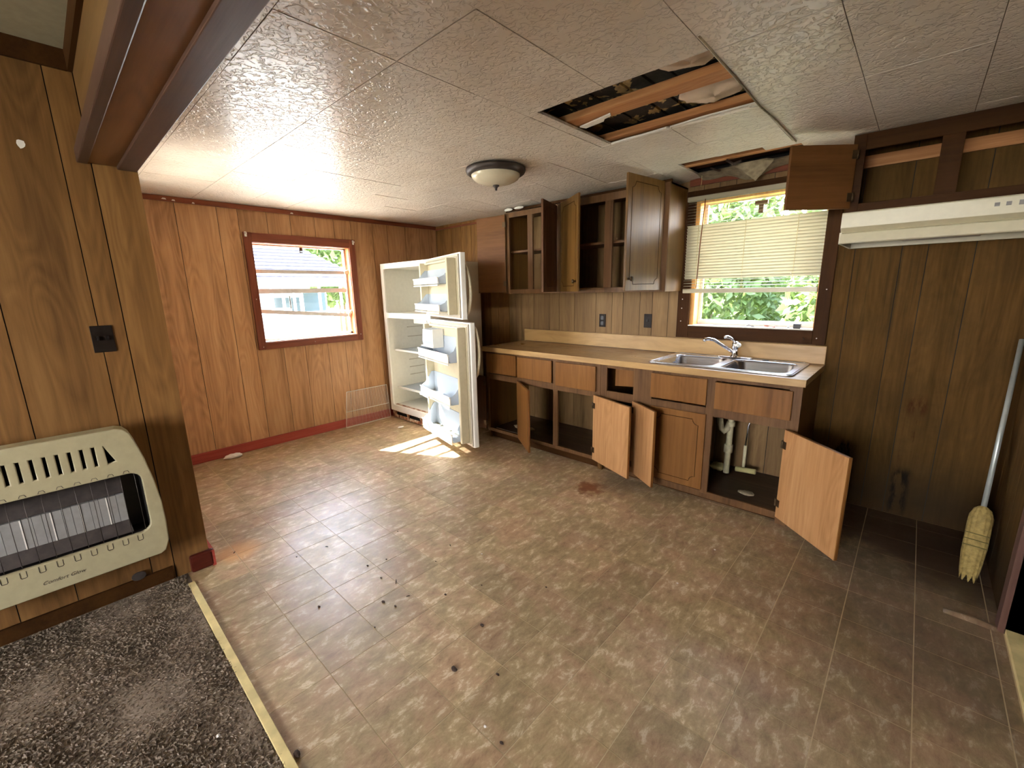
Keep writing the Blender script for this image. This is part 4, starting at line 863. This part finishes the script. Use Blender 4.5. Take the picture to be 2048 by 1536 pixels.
# ------------------------------------------------------------------ gas wall heater
ht = root('wall_heater', (XH, -3.60, .24), 'almond gas wall heater hung low on the brown panelled wall', 'heater')
HY0, HY1 = -3.99, -3.225
def hout(ins=0):
    """front outline (y,z), wide at mid height, narrower at the top"""
    rp_ = [(-3.245, .255), (-3.228, .30), (-3.224, .40), (-3.226, .50), (-3.238, .62), (-3.256, .73), (-3.275, .81), (-3.288, .85), (-3.305, .872), (-3.33, .880)]
    mid = -3.61; lp = [(2*mid-y, z) for (y, z) in rp_][::-1]
    bot = [(-3.262, .246)]; pts = rp_+lp+[(2*mid+3.262, .246)]+bot
    if ins:
        cy, cz = mid, .56; pts = [(cy+(y-cy)*(1-ins/.38), cz+(z-cz)*(1-ins/.31)) for (y, z) in pts]
    return pts
slots = []
for i in range(17):
    y = -3.375-.0357*i
    if i in (0, 16):
        s_ = 1 if i == 0 else -1
        q = [(y-.007*s_, .815), (y-.001*s_, .818), (y+.032*s_, .733), (y-.004*s_, .727)]
    else: q = [(y-.009, .728), (y+.009, .728), (y+.009, .82), (y-.009, .82)]
    a = sum(q[j][0]*q[(j+1) % 4][1]-q[(j+1) % 4][0]*q[j][1] for j in range(4))
    slots.append(q if a > 0 else q[::-1])
win = rrect(-3.61-.335, -3.61+.335, .375, .672, .045, 6)
R_ = Matrix(((0, 0, 1, 0), (1, 0, 0, 0), (0, 1, 0, 0), (0, 0, 0, 1)))
me = tme(plate([hout(.004), win[::-1]]+[q[::-1] for q in slots], .02, .004), Matrix.Translation((1.975, 0, 0)) @ R_, M['heater']); ob('front_panel', me, None, ht)
# casing: loft from wall outline to front outline
bb = B(); A_ = hout(.03); Bq = hout(.004); n = len(A_)
bb.v += [(XH+.002, y, z) for (y, z) in A_]+[(1.92, y, z) for (y, z) in hout(-.001)]+[(1.968, y, z) for (y, z) in Bq]
for q in range(2):
    for j in range(n): bb.f.append((q*n+j, q*n+(j+1) % n, (q+1)*n+(j+1) % n, (q+1)*n+j)); bb.sm.append(False)
ob('casing', bb, M['heater'], ht)
ob('firebox', B().box(1.84, 1.845, -3.95, -3.27, .33, .70).box(1.845, 1.965, -3.95, -3.27, .33, .372).box(1.845, 1.965, -3.95, -3.27, .675, .70).box(1.845, 1.965, -3.28, -3.272, .372, .675).box(1.845, 1.965, -3.95, -3.942, .372, .675).box(1.90, 1.905, -3.93, -3.29, .70, .83), M['heater_dark'], ht)
ob('reflector', B().quad((1.86, -3.93, .655), (1.86, -3.34, .655), (1.925, -3.345, .572), (1.925, -3.93, .572)).quad((1.925, -3.93, .44), (1.925, -3.345, .44), (1.955, -3.34, .385), (1.955, -3.93, .385)), M['plate_dark'], ht)
yy = -3.346
for i in range(20):
    wd = .0285; ob('ceramic_plaque', B().box(1.915, 1.932, yy-wd+.0015, yy, .44, .568), M['ceramic'], ht)
    yy -= wd
for y in (-3.404, -3.49, -3.575, -3.66, -3.745, -3.83): ob('bright_strip', B().box(1.932, 1.9345, y-.004, y, .44, .568), M['paper'], ht)
for i in range(13):
    y = -3.30-.048*i; ob('guard_wire', B().tube([(1.945, y, .665), (1.968, y, .64), (1.975, y, .52), (1.972, y, .38)], .0012, 5), M['bronze'], ht)
for i in range(12):
    y = -3.325-.0515*i
    ob('guard_tab', B().tube([(1.9855, y-.009, .372), (1.9855, y-.009, .349), (1.9855, y-.006, .345), (1.9855, y+.006, .345), (1.9855, y+.009, .349), (1.9855, y+.009, .372)], .0012, 4), M['bronze'], ht)
    ob('guard_tab', B().tube([(1.9855, y-.010, .674), (1.9855, y-.006, .684), (1.9855, y+.006, .684), (1.9855, y+.010, .674)], .0012, 4), M['bronze'], ht)
cu = bpy.data.curves.new('brand_lettering', 'FONT'); cu.body = 'Comfort Glow'; cu.size = .021; cu.shear = .35; cu.extrude = .0003
tmp = bpy.data.objects.new('t', cu); me = bpy.data.meshes.new_from_object(tmp); bpy.data.objects.remove(tmp)
ob('brand_lettering', tme(me, Matrix.Translation((1.9858, -3.645, .288)) @ R_, M['ink']), None, ht)

# ------------------------------------------------------------------ broom
br = root('broom', (4.812, -.58, 0), 'straw broom with a grey metal pole leaning in the dark corner', 'broom')
b0 = Vector((4.812, -.60, .0)); b1 = Vector((4.875, -.075, 1.135)); bd_ = (b1-b0).normalized()
at = lambda s_: b0+bd_*s_
ob('pole', B().tube([at(.33), b1], .011, 10), M['steelpole'], br)
u_ = Vector((0, 1, 0)).cross(bd_).normalized(); v_ = bd_.cross(u_)
def br_s(u, v):
    L_ = [0, .05, .12, .2, .26, .31, .345, .36]; Wd = [.030, .036, .040, .043, .042, .042, .03, .014]; Td = [.030, .028, .026, .026, .03, .03, .024, .014]
    k_ = v*7; i_ = min(6, int(k_)); f_ = k_-i_; wd = Wd[i_]*(1-f_)+Wd[i_+1]*f_; td = Td[i_]*(1-f_)+Td[i_+1]*f_; l_ = L_[i_]*(1-f_)+L_[i_+1]*f_
    a = u*2*PI; rr_ = 1+.05*math.sin(a*13)+.03*math.sin(a*7+v*20)
    return at(l_+.012+(.018*math.sin(a*9) if v == 0 else 0)) + u_*wd*rr_*math.cos(a) + v_*td*rr_*math.sin(a)
ob('bristles', B().grid(br_s, 48, 14), M['straw'], br)
for l_ in (.17, .20, .23):
    pts = [at(l_)+u_*.043*math.cos(a*PI/10)+v_*.029*math.sin(a*PI/10) for a in range(21)]
    ob('binding', B().tube(pts, .0025, 5, cap=False), solid('stitching', srgb(120, 110, 60), .7), br)

# ------------------------------------------------------------------ litter on the floor
ob('crumpled_paper', lump(.10, -2.50, .021, .035, .07, .020, 41, 30, 20), M['paper'], label='crumpled white paper by the red baseboard', cat='paper')
ob('crumpled_paper', lump(.52, -1.02, .010, .02, .035, .009, 42, 16, 10), M['paper'], label='small white scrap in front of the refrigerator', cat='paper')
twigs = [((2.131, -2.565), .018, 30, 'tiny twig in the pale floor glare left of the others'), ((2.706, -2.470), .036, -35, 'longest dark twig among the floor litter'), ((2.663, -2.085), .02, -30, 'thin twig farthest toward the cabinets'), ((2.843, -2.490), .018, 60, 'short upright looking twig right of the longest twig'), ((1.787, -2.943), .018, -40, 'dark chip on the orange patch by the wall stub')]
for (p, l_, a, lb) in twigs:
    a = math.radians(a); dx, dy = math.cos(a)*l_/2, math.sin(a)*l_/2
    ob('twig', B().tube([(p[0]-dx, p[1]-dy, .0035), (p[0]+dx*.2, p[1]+dy*.1, .005), (p[0]+dx, p[1]+dy, .0035)], [.0015, .0028, .0012], 6), M['debris'], label=lb, cat='twig', group='twigs on the vinyl')
crumbs = [(2.098, -2.721, .006), (2.589, -2.809, .009), (2.622, -2.504, .008), (2.475, -2.498, .008), (2.855, -2.568, .008), (2.969, -2.363, .008), (2.72, -2.231, .005), (2.788, -2.591, .011), (3.329, -2.608, .016), (3.20, -3.145, .016), (3.658, -2.684, .008), (3.245, -2.381, .010), (3.47, -2.511, .008), (2.5, -2.40, .006), (2.9, -2.7, .005), (3.05, -2.2, .005), (3.3, -2.0, .006), (2.3, -2.2, .005)]
for i, (x, y, r_) in enumerate(crumbs):
    ob('dirt_crumb', lump(x, y, r_*.35, r_, r_*.6, r_*.35, 50+i, 8, 5), M['debris'], label='dark dirt crumb on the vinyl floor', cat='crumb', group='dirt crumbs on the vinyl')
for i, (x, y) in enumerate(((3.768, -1.549), (3.579, -2.682), (3.81, -1.138), (2.86, -2.02))):
    ob('white_speck', lump(x, y, .002, .006, .005, .002, 80+i, 8, 5), M['paper'], label='small white speck on the vinyl floor', cat='speck', group='white specks on the vinyl')
ob('white_speck', lump(2.955, -3.30, .017, .007, .006, .003, 90, 8, 5), M['paper'], label='single white speck on the carpet', cat='speck')
# torn curl of vinyl at the doorway
ob('vinyl_tear', B().grid(lambda u, v: (4.72+.17*u, -.93-.04*v*(1-u)-.05*u*v, .001+.016*math.sin(PI*v)*(u*(1-u)*4)**.5), 14, 6), M['tile'], label='lifted tear in the vinyl at the foot of the doorway casing', cat='vinyl tear')

# ------------------------------------------------------------------ outside
box('lawn', -30, 30, -30, 30, -.62, -.6, M['grass'], kind='structure', label='ground around the house')
box('driveway', -12, 1.7, -9, 8, -.6, -.585, M['drive'], kind='structure', label='pale drive between the two houses')
nb = root('neighbour_house', (-11, 1.0, -.58), 'neighbouring house with a grey shingle roof seen through the small window', 'house')
EX, RX, EZ, RZ, YL, YR = -9.0, -13.0, 1.93, 4.3, -9.0, 3.9
# roof courses, front slope and hip
nrow = 22
for i in range(nrow):
    t0, t1 = i/nrow, (i+1.25)/nrow
    f = lambda t_: (EX+(RX-EX)*t_, EZ+(RZ-EZ)*t_, YR-3.0*t_)
    (xa, za, ya), (xb, zb, yb) = f(t0), f(min(1, t1))
    ob('shingle_course', B().prism([(xa, za), (xb, zb), (xb, zb+.02), (xa, za+.05)], 'Y', YL, (ya+yb)/2), M['shingle'], nb)
b = B(); b.v += [(EX, YR, EZ), (RX, YR-3.0, RZ), (RX-4, YR, EZ), (EX, YR, EZ-.02), (RX-4, YR, EZ-.02)]; b.f += [(0, 1, 2), (0, 2, 4, 3)]; b.sm += [False]*2
ob('hip_roof', b, M['shingle'], nb)
box('fascia', EX-.02, EX, YL, YR, EZ-.26, EZ, M['fascia'], nb); box('porch_ceiling', -12, EX-.02, YL, YR, EZ-.06, EZ-.02, M['fascia'], nb)
box('wall', -12.2, -12, YL, YR-.5, -.58, EZ-.06, M['siding'], nb)
for y in (-4, -1.2, 1.05, 1.36, 1.66, 2.42, 3.1): box('post', EX-.12, EX-.05, y, y+.06, -.58, EZ-.06, M['siding'], nb)
for (y0, y1, z0, z1) in ((2.1, 2.6, 1.0, 1.35), (2.66, 2.95, .85, 1.35), (3.1, 3.9, .8, 1.5), (.2, 1.0, .8, 1.5)):
    f_ = ob('window', B().box(-12, -11.95, y0-.05, y1+.05, z0-.05, z1+.05), M['white'], nb); ob('pane', B().box(-11.95, -11.94, y0, y1, z0, z1), M['darkglass'], f_)
box('porch_rail', EX-.1, EX-.06, YL, YR, .9, .94, M['siding'], nb)
# shrubs outside the sink window and a tree past the neighbour's roof
def foliage(cx, cy, cz, rx, ry, rz, n, s0, s1, seed):
    rr = random.Random(seed); v = []; f = []
    for i in range(n):
        a, c_ = rr.uniform(0, 2*PI), rr.uniform(-1, 1); q = rr.uniform(.55, 1)**.5; sn = math.sqrt(1-c_*c_)
        p = Vector((cx+rx*q*sn*math.cos(a), cy+ry*q*sn*math.sin(a), cz+rz*q*c_))
        n_ = Vector((rr.uniform(-1, 1), rr.uniform(-1, .3), rr.uniform(-.2, 1))).normalized(); t_ = n_.orthogonal().normalized(); t_.rotate(Matrix.Rotation(rr.uniform(0, 6.28), 3, n_)); b_ = n_.cross(t_)
        s_ = rr.uniform(s0, s1); k_ = len(v); v += [tuple(p-t_*s_), tuple(p+b_*s_*.45), tuple(p+t_*s_), tuple(p-b_*s_*.45)]; f.append((k_, k_+1, k_+2, k_+3))
    me = bpy.data.meshes.new('foliage'); me.from_pydata(v, [], f); me.materials.append(M['leaf']); return me
for i, (x, y, rx, ry, rz, cz, lb) in enumerate(((-.35, 3.7, 1.25, 1.0, 1.7, 1.0, 'leafy green shrub filling the left of the sink window view'), (2.0, 3.9, 1.08, 1.1, 1.9, 1.1, 'tall leafy green shrub in the middle of the sink window view'), (4.3, 3.4, 1.18, 1.0, 1.8, 1.0, 'leafy green shrub at the right of the sink window view'))):
    sh = root('garden_shrub', (x, y, -.6), lb, 'shrub', 'shrubs behind the sink window')
    ob('foliage', foliage(x, y, cz, rx, ry, rz, 9000, .05, .11, i), None, sh, kind='stuff')
    ob('stem', B().tube([(x, y, -.58), (x+.1, y, .3), (x, y+.1, 1.0)], [.06, .05, .02], 8), M['bark'], sh)
tr_ = root('garden_tree', (-2, 9, -.6), 'broad green tree standing behind the garden shrubs', 'tree')
ob('foliage', foliage(-.5, 8.5, 2.5, 7, 1.5, 3.4, 16000, .1, .24, 9), None, tr_, kind='stuff')
ob('trunk', B().tube([(-2, 9, -.58), (-1.9, 9, 1), (-2, 8.9, 2.4)], [.2, .16, .1], 10), M['bark'], tr_)
t2 = root('roadside_tree', (-17, 7, -.6), 'green tree past the right end of the neighbouring roof', 'tree')
ob('foliage', foliage(-17, 7, 4, 3, 3, 3.2, 6000, .15, .3, 10), None, t2, kind='stuff')
ob('trunk', B().tube([(-17, 7, -.58), (-17, 7, 3)], [.2, .12], 10), M['bark'], t2)
